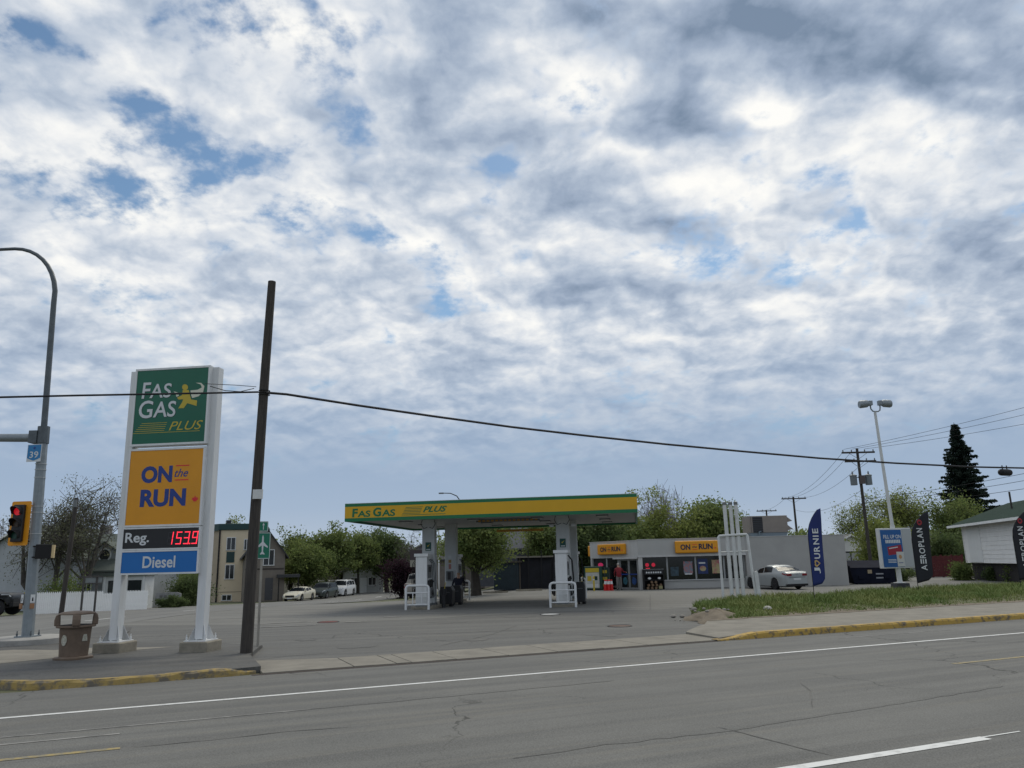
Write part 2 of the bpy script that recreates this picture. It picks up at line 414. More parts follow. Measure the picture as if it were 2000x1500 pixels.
M_FADED = mat('line_faded', (0.30, 0.29, 0.27), 0.85, col2=(0.165, 0.16, 0.15), vscale=3.0, thresh=(0.42, 0.60))
M_LIP = mat('kerb_lip_dark', (0.055, 0.04, 0.032), 0.95)

def ground():
    """one sheet to the horizon, finer near the camera"""
    def axis(n, near, far):
        a = np.linspace(-1, 1, n); return np.sign(a) * (np.abs(a) * near + np.abs(a) ** 5 * (far - near))
    xs = axis(121, 160, 2600); ys = axis(121, 160, 2600) + 20
    vs = [(float(x), float(y), zg(x, y) * (1 if y < 400 else max(0, 1 - (y - 400) / 800)) - 0.03) for y in ys for x in xs]
    n = len(xs)
    fs = [(j * n + i, j * n + i + 1, (j + 1) * n + i + 1, (j + 1) * n + i) for j in range(n - 1) for i in range(n - 1)]
    me = bpy.data.meshes.new('ground'); me.from_pydata(vs, [], fs)
    return obj('ground', me, M_EARTH, kind='structure')
ground()

# main road, between the near pavement and the station kerb
sheet('road', [rn(-160, 1.4), rn(200, 1.4), rn(200, 16.42), rn(-2.5, 16.42), rn(-14, 24), rn(-160, 24)], A_ROAD, 0.004, step=8, zf=lambda x, y: 0)
# cross street on the left
def street_far(y): return -26.6 + (y - 44) * 0.098
def street_near(y): return -15.4 + max(0.0, y - 40) * 0.085
ys_ = [22, 30, 38, 46, 54, 62, 70, 78, 86, 94, 102, 112, 124, 140, 160]
sheet('street', [(street_near(y), y) for y in ys_] + [(street_far(y), y) for y in reversed(ys_)], A_STREET, 0.010, step=2.0)
# station forecourt: dark asphalt towards the road, paler old surface round the pumps
lot_mid = [(-15.4, 31.0), (-8.0, 28.7), (-3.9, 30.4), (1.9, 33.2), (5.3, 32.8), (8.2, 34.0), (24, 42), (60, 57)]
sheet('forecourt', [rn(-8.3, 25.2), rn(-4.0, 21.4), rn(1.75, 18.15), rn(12.6, 18.15), rn(15.0, 19.4), rn(60, 19.4)] + list(reversed(lot_mid)), A_LOT, 0.006, step=2.0)
sheet('forecourt_apron', lot_mid + [(60, 72), (4, 72), (-6, 72), (-9.2, 62), (street_near(55) + 0.1, 55), (street_near(45) + .1, 45), (-15.3, 38)], A_LOTB, 0.008, step=2.0)

# corner pavement with its worn yellow kerb
kerb_pts = [(-15.4, 30), (-15.3, 24.5), (-14.7, 21.0), (-13.4, 17.8), (-11.6, 15.8), (-9.9, 14.9), (-8.6, 14.6), (-7.6, 14.6), (-6.7, 14.95), (-5.9, 15.5), (-5.1, 16.15)]
PADZ = 0.085
def pad_z(x, y):
    # level behind the kerb, easing down to the forecourt
    t = sst(((-x * 0.10 + y) - 20.6) / 2.6)
    return PADZ * (1 - t) if x > -12.2 else PADZ * (1 - sst((y - 24) / 5))
inner = [(-6.0, 18.5), (-6.5, 21.0), (-8.0, 22.5), (-11.5, 23.5), (-13.0, 27.5), (-14.0, 29.8)]
sheet('corner_pavement', [(x + 0.05, y + 0.12) for x, y in kerb_pts[::-1]] + [(-15.0, 30), ] + [] + inner[::-1], A_CORNER, 0.012, step=0.8, zf=pad_z, skirt=0.14)
def kerb(name, pts, w, h, m, rough=0.012, seed=1, taper=None):
    rnd = random.Random(seed)
    # resample
    P = []
    for i in range(len(pts) - 1):
        a, b = Vector(pts[i]), Vector(pts[i + 1]); n = max(1, int((b - a).length / 0.16))
        P += [a + (b - a) * k / n for k in range(n)]
    P.append(Vector(pts[-1]))
    vs = []; fs = []
    for i, p in enumerate(P):
        d = (P[min(i + 1, len(P) - 1)] - P[max(i - 1, 0)]).normalized(); nrm = Vector((-d.y, d.x))
        hh = h * (taper(i / (len(P) - 1)) if taper else 1)
        j = [rnd.uniform(-rough, rough) for _ in range(4)]
        for o, z in ((0, -0.05), (0.012 + j[0], 0.02), (0.02 + j[0], hh * 0.72 + j[1]), (0.05 + j[2], hh + j[1] * 0.5), (w, hh + j[3] * 0.3), (w + 0.004, -0.05)):
            q = p + nrm * o; vs.append((q.x, q.y, z))
    for i in range(len(P) - 1):
        for k in range(5): fs.append((i * 6 + k, (i + 1) * 6 + k, (i + 1) * 6 + k + 1, i * 6 + k + 1))
    me = bpy.data.meshes.new(name); me.from_pydata(vs, [], fs)
    bm = bmesh.new(); bm.from_mesh(me); bmesh.ops.recalc_face_normals(bm, faces=bm.faces); bm.to_mesh(me); bm.free()
    return obj(name, me, m, kind='structure')
kerb('kerb', kerb_pts[3:], 0.17, 0.125, M_YEL2, 0.016, 3, taper=lambda t: 1 - 0.75 * sst((t - 0.93) / 0.07))
# concrete footway that crosses the corner
sheet('footway', [(-14.2, 13.9 + 4.6), (-11.2, 17.75), (-9.6, 19.6), (-8.9, 21.4), (-11.3, 21.9), (-13.3, 20.6)], M_CONC, 0.017, step=0.8, zf=pad_z)

# sloped driveway crossing: one concrete slab after another
drive = bpy.data.objects.new('driveway_crossing', None); COL.objects.link(drive); drive['kind'] = 'structure'
joints = [1.80, 3.55, 4.42, 4.74, 5.70, 6.88, 8.06, 9.22, 10.40, 11.50, 12.70]
for a, b in zip(joints[:-1], joints[1:]):
    g = 0.010; n1 = 18.15 if a > 3 else 18.72 - 0.3 * (a - 1.8) / 1.75
    m = MB(); q = [rn(a + g, 16.44), rn(b - g, 16.44), rn(b - g, 18.15), rn(a + g, n1)]
    m.add([(*q[0], -0.03), (*q[1], -0.03), (*q[2], -0.03), (*q[3], -0.03), (*q[0], 0.030 + random.uniform(-.004, .004)), (*q[1], 0.030 + random.uniform(-.004, .004)), (*q[2], 0.028), (*q[3], 0.028)],
          [(0, 3, 2, 1), (4, 5, 6, 7), (0, 1, 5, 4), (1, 2, 6, 5), (2, 3, 7, 6), (3, 0, 4, 7)])
    m.build('concrete_slab', M_CONC, drive, bevel=0.008)
sheet('gutter', [rn(1.6, 16.30), rn(12.5, 16.30), rn(12.5, 16.445), rn(1.6, 16.445)], M_LIP, 0.009, step=0, zf=lambda x, y: 0)
# pavement and kerb on the right
WZ = 0.125
def walk_z(x, y):
    s = x * RD[0] + y * RD[1]
    return 0.02 + (WZ - 0.02) * sst((s - 11.9) / 1.6)
sheet('pavement', [rn(12.5, 16.55), rn(70, 16.55), rn(70, 20.6), rn(15.2, 20.6), rn(14.2, 19.4), rn(12.7, 18.2)], M_CONC, 0.008, step=1.0, zf=walk_z, skirt=0.15)
kerb('kerb', [rn(s, 16.33 if s > 13 else 16.33 - 0.0 * s) for s in (12.30, 12.7, 13.2, 14, 16, 20, 25, 32, 40, 55)], 0.26, 0.15, M_YEL, 0.010, 5, taper=lambda t: 0.25 + 0.75 * sst(t / 0.03))

# painted markings
def stripe(name, s0, s1, n, w, m, z=0.009):
    return sheet(name, [rn(s0, n - w / 2), rn(s1, n - w / 2), rn(s1, n + w / 2), rn(s0, n + w / 2)], m, z, step=0, zf=lambda x, y: 0)
stripe('edge_line', -40, 110, 13.62, 0.115, M_WLINE)
for s0 in (-40.9, -22.9, -4.9, 13.1, 31.1, 49.1): stripe('centre_line', s0, s0 + 4.55, 10.63, 0.11, M_YLINE)
for s0 in (-6.6, 5.2, 17.2, 29.2): stripe('lane_line', s0, s0 + 3.0, 6.38, 0.145, M_WLINE)
stripe('lane_line', 8.2, 8.8, 6.42, 0.03, M_WLINE)
stripe('old_line', -1.8, 2.0, 12.05, 0.05, M_FADED); stripe('old_line', -3.2, -0.4, 11.55, 0.06, M_FADED); stripe('old_line', 15.0, 19.0, 15.2, 0.06, M_FADED)
def ground_strip(name, p0, p1, w, m, off=0.016):
    a, b = Vector(p0), Vector(p1); d = (b - a).normalized(); n = Vector((-d.y, d.x)) * w / 2
    return sheet(name, [tuple(a - n), tuple(b - n), tuple(b + n), tuple(a + n)], m, off, step=1.0)
for y0 in (16.5, 25.3, 34.1, 42.9, 51.7, 60.5, 69.3, 78.1, 86.9, 95.7, 104.5):
    f = lambda y: -18.4 + (y - 27) * 0.055
    ground_strip('street_dash', (f(y0), y0), (f(y0 + 3.1), y0 + 3.1), 0.13, M_WLINE, 0.018)
for y0 in (64, 82, 100): ground_strip('street_dash', (-11.4 + (y0 - 64) * .06, y0), (-11.2 + (y0 - 64) * .06, y0 + 3), 0.13, M_WLINE, 0.02)
for p0, p1, w in (((-9.6, 29.6), (-7.6, 30.4), 0.16), ((-9.2, 27.9), (-7.0, 28.5), 0.16), ((-6.2, 29.6), (-5.4, 29.75), 0.22), ((-13, 33), (-6, 36.5), 0.10), ((-3.0, 32.6), (-1.2, 32.9), 0.12), ((-5.2, 32.0), (-4.6, 32.1), 0.30)):
    ground_strip('old_paint', p0, p1, w, M_FADED, 0.020)
def cover(name, x, y, rx, ry, m, label, rim):
    t = thing(name, label, 'tank cover', (x, y, zg(x, y) + 0.008))
    MB().lathe([(rx * 1.0, 0.0), (rx * 1.0, 0.010), (rx * 0.88, 0.013)], 28).build('lid', m, t)
    rim_ = MB(); rim_.tube([(rx * 1.08 * math.cos(R(a)), rx * 1.08 * math.sin(R(a)), 0.006) for a in range(0, 361, 15)], 0.015, 5); rim_.build('rim', rim, t)
M_RUSTC = mat('cover_rust', (0.10, 0.055, 0.04), 0.8, var=0.3, vscale=10)
M_DARKM = mat('dark_steel', (0.02, 0.02, 0.022), 0.5, 0.3)
cover('manhole_cover', 3.1, 25.0, 0.34, 0.34, M_RUSTC, 'rusty round manhole cover on the asphalt between road and right pump', M_DARKM)
cover('manhole_cover', -6.9, 29.9, 0.36, 0.36, mat('cover_red', (0.15, 0.03, 0.025), 0.8, var=0.4, vscale=8), 'dull red round cover on the forecourt beyond the timber pole', M_DARKM)
cover('manhole_cover', 1.25, 31.3, 0.36, 0.36, mat('cover_white', (0.62, 0.62, 0.60), 0.7, var=0.15, vscale=9), 'white round fill cover on the forecourt before the right pump', M_DARKM)
# seam in the forecourt
ground_strip('seam', (7.6, 46.6), (5.3, 32.7), 0.05, mat('seam', (0.10, 0.098, 0.09), .9, var=.4, vscale=3), 0.014)

# repairs and sealed cracks in the road surface
M_TAR = mat('tar_seal', (.050, .049, .046), .75, col2=(.105, .102, .092), vscale=2.5, thresh=(.42, .66))
M_PATCH = asphalt('asphalt_patch', (0.126, 0.124, 0.111), (0.150, 0.147, 0.131), (0.076, 0.075, 0.069), streak_dir=R(23.4), crack=0.0)
def tar_line(pts, w, m=None, seed=1, off=.0075):
    rnd = random.Random(seed); P = []
    for a, b in zip(pts[:-1], pts[1:]):
        a, b = Vector(a), Vector(b); n = max(2, int((b - a).length / .18)); P += [a.lerp(b, k / n) for k in range(n)]
    P.append(Vector(pts[-1]))
    L_ = []; R_ = []
    for i, q in enumerate(P):
        d = (P[min(i + 1, len(P) - 1)] - P[max(0, i - 1)]).normalized(); nn = Vector((-d.y, d.x)); j = rnd.uniform(-.5, .5) * min(.03, w * .5); ww = w * rnd.uniform(.35, 1) * (1 if 0 < i < len(P) - 1 else .1)
        c = q + nn * j; L_.append(c + nn * ww / 2); R_.append(c - nn * ww / 2)
    vs = [(v.x, v.y, zg(v.x, v.y) + off) for v in L_ + R_]; n = len(P)
    me = bpy.data.meshes.new('sealed_crack'); me.from_pydata(vs, [], [(i, n + i, n + i + 1, i + 1) for i in range(n - 1)])
    obj('sealed_crack', me, m or M_TAR, kind='structure')
tar_line([(-0.09, 8.71), (0.91, 9.24), (2.39, 9.79), (3.42, 10.37), (5.02, 11.24), (7.20, 12.47)], .14, M_PATCH, 1)
tar_line([(4.44, 13.22), (4.31, 12.42), (3.83, 11.01)], .035, None, 2, .0085)
tar_line([(2.33, 10.03), (2.64, 9.43), (2.90, 8.86), (3.15, 8.44)], .035, None, 3, .0085)
tar_line([(-4.45, 9.62), (-3.59, 9.95), (-2.85, 10.33), (-2.02, 10.54)], .03, None, 4, .0085)
tar_line([(-3.25, 11.74), (-1.91, 12.30), (-0.19, 13.09), (1.59, 13.90)], .06, M_PATCH, 5)
tar_line([(-5.75, 18.17), (-5.27, 18.85), (-4.45, 19.30)], .12, M_PATCH, 7, .0095)
tar_line([(-4.37, 24.12), (-1.67, 24.08), (1.06, 24.76), (4.01, 25.89)], .05, None, 8, .0105)
tar_line([(-1.92, 20.35), (-0.74, 23.16), (-0.02, 26.29)], .04, None, 9, .0105)
for k, (c, rx, ry) in enumerate((((-4.03, 20.83), .5, .8), ((-1.10, 21.74), .4, .5), ((2.34, 22.34), .5, .7), ((-5.86, 22.91), .35, .5), ((-2.33, 28.60), .8, .6), ((-0.01, 30.46), .7, .5))):
    rnd = random.Random(k); sheet('oil_stain', [(c[0] + rx * math.cos(R(a)) * rnd.uniform(.6, 1.1), c[1] + ry * math.sin(R(a)) * rnd.uniform(.6, 1.1)) for a in range(0, 360, 24)], M_TAR if k in (1, 3) else M_PATCH, .011, step=0)

# ------------------------------------------------------------------ shared finishes
M_WHITE = mat('white_paint', (0.68, 0.69, 0.69), 0.45, col2=(0.58, 0.585, 0.57), vscale=2.2, stretch=(3, 3, .5), thresh=(.48, .78))
M_WHITE2 = mat('white_weathered', (0.60, 0.61, 0.60), 0.55, col2=(0.46, 0.46, 0.44), vscale=2.5, thresh=(.5, .8))
M_GALV = mat('galvanised', (0.23, 0.26, 0.28), 0.5, 0.35, var=0.10, vscale=6)
M_GALV2 = mat('galvanised_dark', (0.10, 0.115, 0.125), 0.5, 0.4, var=0.15, vscale=5)
M_BLACK = mat('black_plastic', (0.012, 0.012, 0.014), 0.5)
M_BLACKM = mat('black_matt', (0.008, 0.008, 0.009), 0.8)
M_WOODP = mat('pole_wood', (0.032, 0.028, 0.025), 0.9, col2=(0.070, 0.060, 0.051), vscale=5, stretch=(6, 6, 0.35), bump=0.7, bscale=12)
M_GREENS = mat('sign_green', rgb(0, 92, 66), 0.28, var=0.10, vscale=.9)
M_YELS = mat('sign_yellow', rgb(216, 146, 10), 0.4, var=0.05, vscale=1.2)
M_BLUES = mat('sign_blue', rgb(18, 104, 176), 0.38, var=0.03, vscale=1)
M_NAVY = mat('print_navy', rgb(24, 56, 130), 0.45)
M_RED = mat('print_red', rgb(214, 36, 44), 0.45)
M_NAVYD = mat('print_navy_dark', rgb(22, 30, 58), 0.45)
M_SILVER = mat('print_silver', (0.60, 0.62, 0.63), 0.4)
M_SHADOWG = mat('print_dark_green', (0.003, 0.03, 0.022), 0.4)
M_LIME = mat('print_yellow', (0.50, 0.38, 0.03), 0.4)
M_CREAM = mat('print_cream', (0.62, 0.62, 0.50), 0.4)
M_LED = mat('led_red', (1.0, 0.03, 0.06), 0.4, emit=1.3)
M_LEDOFF = mat('led_off', (0.03, 0.03, 0.034), 0.4)

MAPLE = [(0, -1), (.06, -.55), (.5, -.62), (.42, -.42), (.95, .05), (.72, .12), (.82, .45), (.5, .38), (.42, .5), (.2, .22), (.26, .7), (.12, .62), (0, 1)]
MAPLE = MAPLE + [(-x, z) for x, z in MAPLE[-2:0:-1]]
def leaf(cx, cz, r, y, m, parent): return flat('maple_leaf', [(cx + x * r, cz + z * r) for x, z in MAPLE], y, m, parent)

def on_the_run(parent, x0, x1, z0, z1, y, two_lines):
    """the ON the RUN wordmark inside a box"""
    X = lambda u: x0 + u * (x1 - x0)
    Z = lambda v: z1 - v * (z1 - z0)
    if two_lines:
        lettering('ON', X(.17), X(.595), Z(.445), Z(.215), y, M_NAVY, parent, 0.045)
        lettering('the', X(.625), X(.81), Z(.375), Z(.265), y, M_NAVY, parent, 0.008, 0.35)
        for v in (.222, .415): flat('rule', [(X(.635), Z(v + .008)), (X(.82), Z(v + .008)), (X(.82), Z(v - .006)), (X(.635), Z(v - .006))], y, M_RED, parent)
        lettering('RUN', X(.18), X(.80), Z(.765), Z(.53), y, M_NAVY, parent, 0.045)
        leaf(X(.925), Z(.68), .095, y, M_RED, parent)
    else:
        lettering('ON', X(.12), X(.345), Z(.74), Z(.28), y, M_NAVYD, parent, 0.04)
        lettering('the', X(.39), X(.50), Z(.60), Z(.40), y, M_NAVYD, parent, 0.008, 0.35)
        for v in (.30, .72): flat('rule', [(X(.395), Z(v + .02)), (X(.50), Z(v + .02)), (X(.50), Z(v - .02)), (X(.395), Z(v - .02))], y, M_RED, parent)
        lettering('RUN', X(.54), X(.86), Z(.72), Z(.26), y, M_NAVYD, parent, 0.04)
        leaf(X(.915), Z(.62), .075, y, M_RED, parent)

# ------------------------------------------------------------------ pylon price sign
def pylon():
    t = thing('pylon_sign', 'tall white pylon sign with green, yellow, price and diesel panels', 'sign', (-8.50, 19.6, PADZ), -7)
    for x in (-1.20, .98):
        c = MB().box(x - .10, x + .10, -.06, .20, .29, 6.90); c.build('column', M_WHITE, t, bevel=.006)
        b = MB().prism([(x - .27, .246), (x + .27, .246), (x + .27, .268), (x - .27, .268)], -.24, .38)
        b.build('base_plate', M_WHITE, t)
        for k in range(4):
            a = R(45 + 90 * k); g = MB(); dx, dy = math.cos(a), math.sin(a)
            g.add([(x + dx * .14, .07 + dy * .14, .262), (x + dx * .31, .07 + dy * .31, .262), (x + dx * .14, .07 + dy * .14, .62), (x + dx * .14 + .012, .07 + dy * .14 + .012, .262), (x + dx * .31 + .012, .07 + dy * .31 + .012, .262), (x + dx * .14 + .012, .07 + dy * .14 + .012, .62)],
                  [(0, 1, 2), (3, 5, 4), (0, 3, 4, 1), (1, 4, 5, 2), (2, 5, 3, 0)])
            g.build('gusset', M_WHITE, t)
        for bx, by in ((-.23, -.18), (.23, -.18), (.23, .32), (-.23, .32)):
            MB().lathe([(.022, .26), (.022, .34), (.012, .345), (.012, .40)], 8, c=(x + bx, by, 0)).build('anchor_bolt', M_WHITE, t)
        f = MB(); f.box(x - .345, x + .345, -.30, .44, -.05, .245); f.build('concrete_footing', M_CONC2, t, bevel=.03)
    def cabinet(nm, z0, z1, m, d=-.20, fr=.05):
        c = MB().box(-1.09, .93, d + .03, .14, z0, z1).build(nm, M_WHITE, t, bevel=.008)
        for a in ((-1.09, .93, z1 - fr, z1), (-1.09, .93, z0, z0 + fr), (-1.09, -1.09 + fr, z0 + fr, z1 - fr), (.93 - fr, .93, z0 + fr, z1 - fr)):
            box('frame_bar', M_WHITE, c, a[0], a[1], d, d + .0295, a[2], a[3])
        p = box('face_panel', m, c, -1.09 + fr + .002, .93 - fr - .002, d + .012, d + .029, z0 + fr + .002, z1 - fr - .002)
        return c, d + .009
    x0, x1 = -1.04, .88
    # green brand panel
    c, y = cabinet('brand_cabinet', 4.93, 6.92, M_GREENS)
    z0, z1 = 4.98, 6.87
    X = lambda u: x0 + u * (x1 - x0)
    Z = lambda v: z1 - v * (z1 - z0)
    for s, a, b, v0, v1 in (('F', .085, .205, .165, .385), ('AS', .195, .495, .19, .385), ('G', .06, .255, .415, .655), ('AS', .265, .575, .435, .65)):
        lettering(s, X(a) + .012, X(b) + .012, Z(v1) - .014, Z(v0) - .014, y + .0015, M_SHADOWG, c, 0.014, 0.06, name='lettering_shadow')
        lettering(s, X(a), X(b), Z(v1), Z(v0), y, M_SILVER, c, 0.012, 0.06)
    def fig(pts, m, nm, dy=0): return flat(nm, [(X((px - (205 - 97 * (py - 215) / 1110)) / 1092), Z((py - (212 - 0.052 * (px - 205))) / 1118)) for px, py in pts], y - dy, m, c)
    fig([(1095, 392), (1180, 396), (1228, 445), (1205, 535), (1135, 600), (1038, 628), (1022, 585), (1012, 512), (1125, 500), (1188, 465), (1170, 420)], M_CREAM, 'swoosh')
    fig([(755, 525), (812, 540), (838, 590), (798, 612), (790, 565)], M_CREAM, 'swoosh')
    fig([(932 + 46 * math.cos(R(a)), 462 + 46 * math.sin(R(a))) for a in range(0, 360, 24)], M_LIME, 'running_figure', .002)
    fig([(898, 505), (988, 505), (1005, 590), (1022, 650), (1112, 664), (1102, 748), (1000, 716), (962, 706), (908, 780), (822, 786), (878, 702), (902, 645), (835, 652), (806, 622), (882, 585)], M_LIME, 'running_figure', .002)
    lettering('PLUS', X(.50), X(.965), Z(.835), Z(.715), y, M_LIME, c, 0.0, 0.35)
    for k in range(6):
        v = .725 + .026 * k; u0 = .115 - .022 * k; u1 = .47 - .008 * k if k < 5 else .93
        flat('speed_line', [(X(u0), Z(v + .003)), (X(u1), Z(v + .003)), (X(u1), Z(v - .003)), (X(u0), Z(v - .003))], y, M_LIME, c)
    # yellow shop panel
    c, y = cabinet('shop_cabinet', 2.93, 4.86, M_YELS)
    on_the_run(c, x0, x1, 2.98, 4.81, y, True)
    # price panel
    c, y = cabinet('price_cabinet', 2.38, 2.92, M_BLACK, fr=.035)
    lettering('Reg.', -1.0, -.38, 2.49, 2.80, y, M_SILVER, c, 0.02)
    def digit(ch, xx):
        segs = {'1': 'bc', '5': 'afgcd', '3': 'abgcd', '9': 'abfgcd'}[ch]
        w, h, k = .150, .31, .034; zb = 2.49
        shp = {'a': (0, w, h - k, h), 'g': (0, w, h / 2 - k / 2, h / 2 + k / 2), 'd': (0, w, 0, k), 'f': (0, k, h / 2, h), 'b': (w - k, w, h / 2, h), 'e': (0, k, 0, h / 2), 'c': (w - k, w, 0, h / 2)}
        for nm, (a, b, e, f) in shp.items():
            on = nm in segs; g = .006
            sh = lambda z: z * .10
            flat('led_segment', [(xx + a + g + sh(e), zb + e + g), (xx + b - g + sh(e), zb + e + g), (xx + b - g + sh(f), zb + f - g), (xx + a + g + sh(f), zb + f - g)], y - (.001 if on else 0), M_LED if on else M_LEDOFF, c)
    for ch, xx in zip('1539', (.08, .30, .50, .71)): digit(ch, xx)
    flat('led_segment', [(.662, 2.492), (.690, 2.492), (.690, 2.522), (.662, 2.522)], y - .001, M_LED, c)
    # diesel panel
    c, y = cabinet('diesel_cabinet', 1.80, 2.375, M_BLUES, fr=.04)
    lettering('Diesel', -.50, .34, 1.95, 2.23, y, M_SILVER, c, 0.02)
pylon()

# ------------------------------------------------------------------ timber pole, airport sign
def timber_pole():
    t = thing('timber_pole', 'leaning dark timber pole beside the pylon sign', 'pole', (-6.20, 18.85, PADZ))
    pts = [(0, 0, -.1), (.03, 0, 2.2), (.08, 0, 4.5), (.13, .0, 6.8), (.19, 0, 8.95)]
    MB().tube(pts, [.140, .128, .118, .108, .096], 14).build('shaft', M_WOODP, t, smooth=True)
    box('small_box', M_WHITE2, t, .03, .26, -.19, -.145, 3.48, 3.70)
    for k in range(3): MB().tube([(.13 + .13 * math.cos(R(a)), .13 * math.sin(R(a)), 6.02 + .05 * k) for a in range(0, 361, 30)], .012, 5).build('strap', M_BLACKM, t)
timber_pole()
def airport_sign():
    t = thing('airport_sign', 'green airport guide sign on thin post just behind timber pole', 'sign', (-6.43, 20.4, 0.02), 30)
    MB().box(-.025, .025, 0, .05, 0, 3.0).build('post', mat('post_pale', (.30, .28, .24), .8, var=.2), t)
    pl = MB().prism(rrect(-.19, .19, 2.18, 2.84, .03), -.012, -.004).build('sign_plate', mat('guide_green', rgb(10, 110, 84), .45, var=.05), t)
    tb = MB().prism(rrect(-.12, .12, 2.86, 3.12, .02), -.012, -.004).build('number_tab', MATS['guide_green'], t)
    for nm, q, p in (('border', pl, (-.19, .19, 2.18, 2.84)), ('border', tb, (-.12, .12, 2.86, 3.12))):
        a, b, c, d = p; w = .014
        for r_ in ((a + .006, b - .006, d - w - .006, d - .006), (a + .006, b - .006, c + .006, c + w + .006), (a + .006, a + w + .006, c + .02, d - .02), (b - w - .006, b - .006, c + .02, d - .02)):
            flat(nm, [(r_[0], r_[2]), (r_[1], r_[2]), (r_[1], r_[3]), (r_[0], r_[3])], -.0135, M_SILVER, q)
    plane = [(0, 2.78), (.02, 2.72), (.022, 2.60), (.13, 2.49), (.13, 2.455), (.022, 2.51), (.016, 2.36), (.055, 2.31), (.055, 2.285), (0, 2.30)]
    flat('aircraft_symbol', plane + [(-x, z) for x, z in plane[-2:0:-1]], -.0136, M_SILVER, pl)
    flat('arrow', [(0, 3.08), (.03, 3.02), (.01, 3.02), (.01, 2.91), (-.01, 2.91), (-.01, 3.02), (-.03, 3.02)], -.0136, M_SILVER, tb)
airport_sign()

# ------------------------------------------------------------------ litter bin
def litter_bin():
    t = thing('litter_bin', 'brown plastic litter bin with open hood on the corner', 'bin', (-9.93, 18.45, PADZ + .01), -17)
    t.scale = (.86, .86, .97)
    M_BR = mat('bin_brown', (0.150, 0.106, 0.074), 0.62, var=0.16, vscale=5, bump=.2, bscale=40)
    M_BRD = mat('bin_inside', (0.012, 0.010, 0.009), 0.9)
    def ring(r, z, n=40, e=3.4):
        out = []
        for j in range(n):
            a = 2 * math.pi * j / n; c, s = math.cos(a), math.sin(a)
            k = (abs(c) ** e + abs(s) ** e) ** (-1 / e); out.append((r * k * c, r * k * s, z))
        return out
    def loft(prof, e=3.4, n=40):
        m = MB(); vs = []; [vs.extend(ring(r, z, n, e)) for r, z in prof]; k = len(prof)
        fs = [(i * n + j, i * n + (j + 1) % n, (i + 1) * n + (j + 1) % n, (i + 1) * n + j) for i in range(k - 1) for j in range(n)]
        fs += [tuple(range(n - 1, -1, -1)), tuple(range((k - 1) * n, k * n))]
        return m.add(vs, fs)
    loft([(.40, 0), (.405, .015), (.405, .045), (.38, .06), (.30, .065)]).build('base', M_BR, t, smooth=True)
    b = loft([(.290, .06), (.294, .10), (.325, .68), (.332, .70)]).build('body', M_BR, t, smooth=True)
    h = loft([(.33, .69), (.395, .70), (.405, .715), (.40, .755), (.36, .75)]).build('hood_rim', M_BR, t, smooth=True)
    loft([(.355, .751), (.355, .758)]).build('inside', M_BRD, t)
    for k in range(4):
        m = MB(); m.T = Matrix.Rotation(R(45 + 90 * k), 4, 'Z')
        m.prism([(.36, .745), (.505, .745), (.510, .88), (.475, .99), (.38, .99)], -.095, .095); m.build('corner_post', M_BR, t, bevel=.02)
    loft([(.375, .985), (.39, .998), (.37, 1.02), (.28, 1.05), (.12, 1.065), (.01, 1.067)]).build('lid', M_BR, t, smooth=True)
    M_ST = mat('sticker_white', (.55, .54, .47), .6, col2=(.30, .28, .2), vscale=25)
    for rz, x, zc, rx, rz_, m in ((0, -.02, .43, .085, .12, M_ST), (90, 0.0, .47, .085, .075, M_ST)):
        mm = MB(); mm.T = Matrix.Rotation(R(rz), 4, 'Z')
        poly = [(x + rx * math.cos(R(a)), zc + rz_ * math.sin(R(a))) for a in range(0, 360, 20)] if rz == 0 else [(x - rx, zc - rz_), (x + rx, zc - rz_), (x + rx * .8, zc + .02), (x + .04, zc + rz_), (x - .04, zc + rz_), (x - rx * .8, zc + .02)]
        mm.prism(poly, -.327, -.318); mm.build('sticker', m, b)
litter_bin()

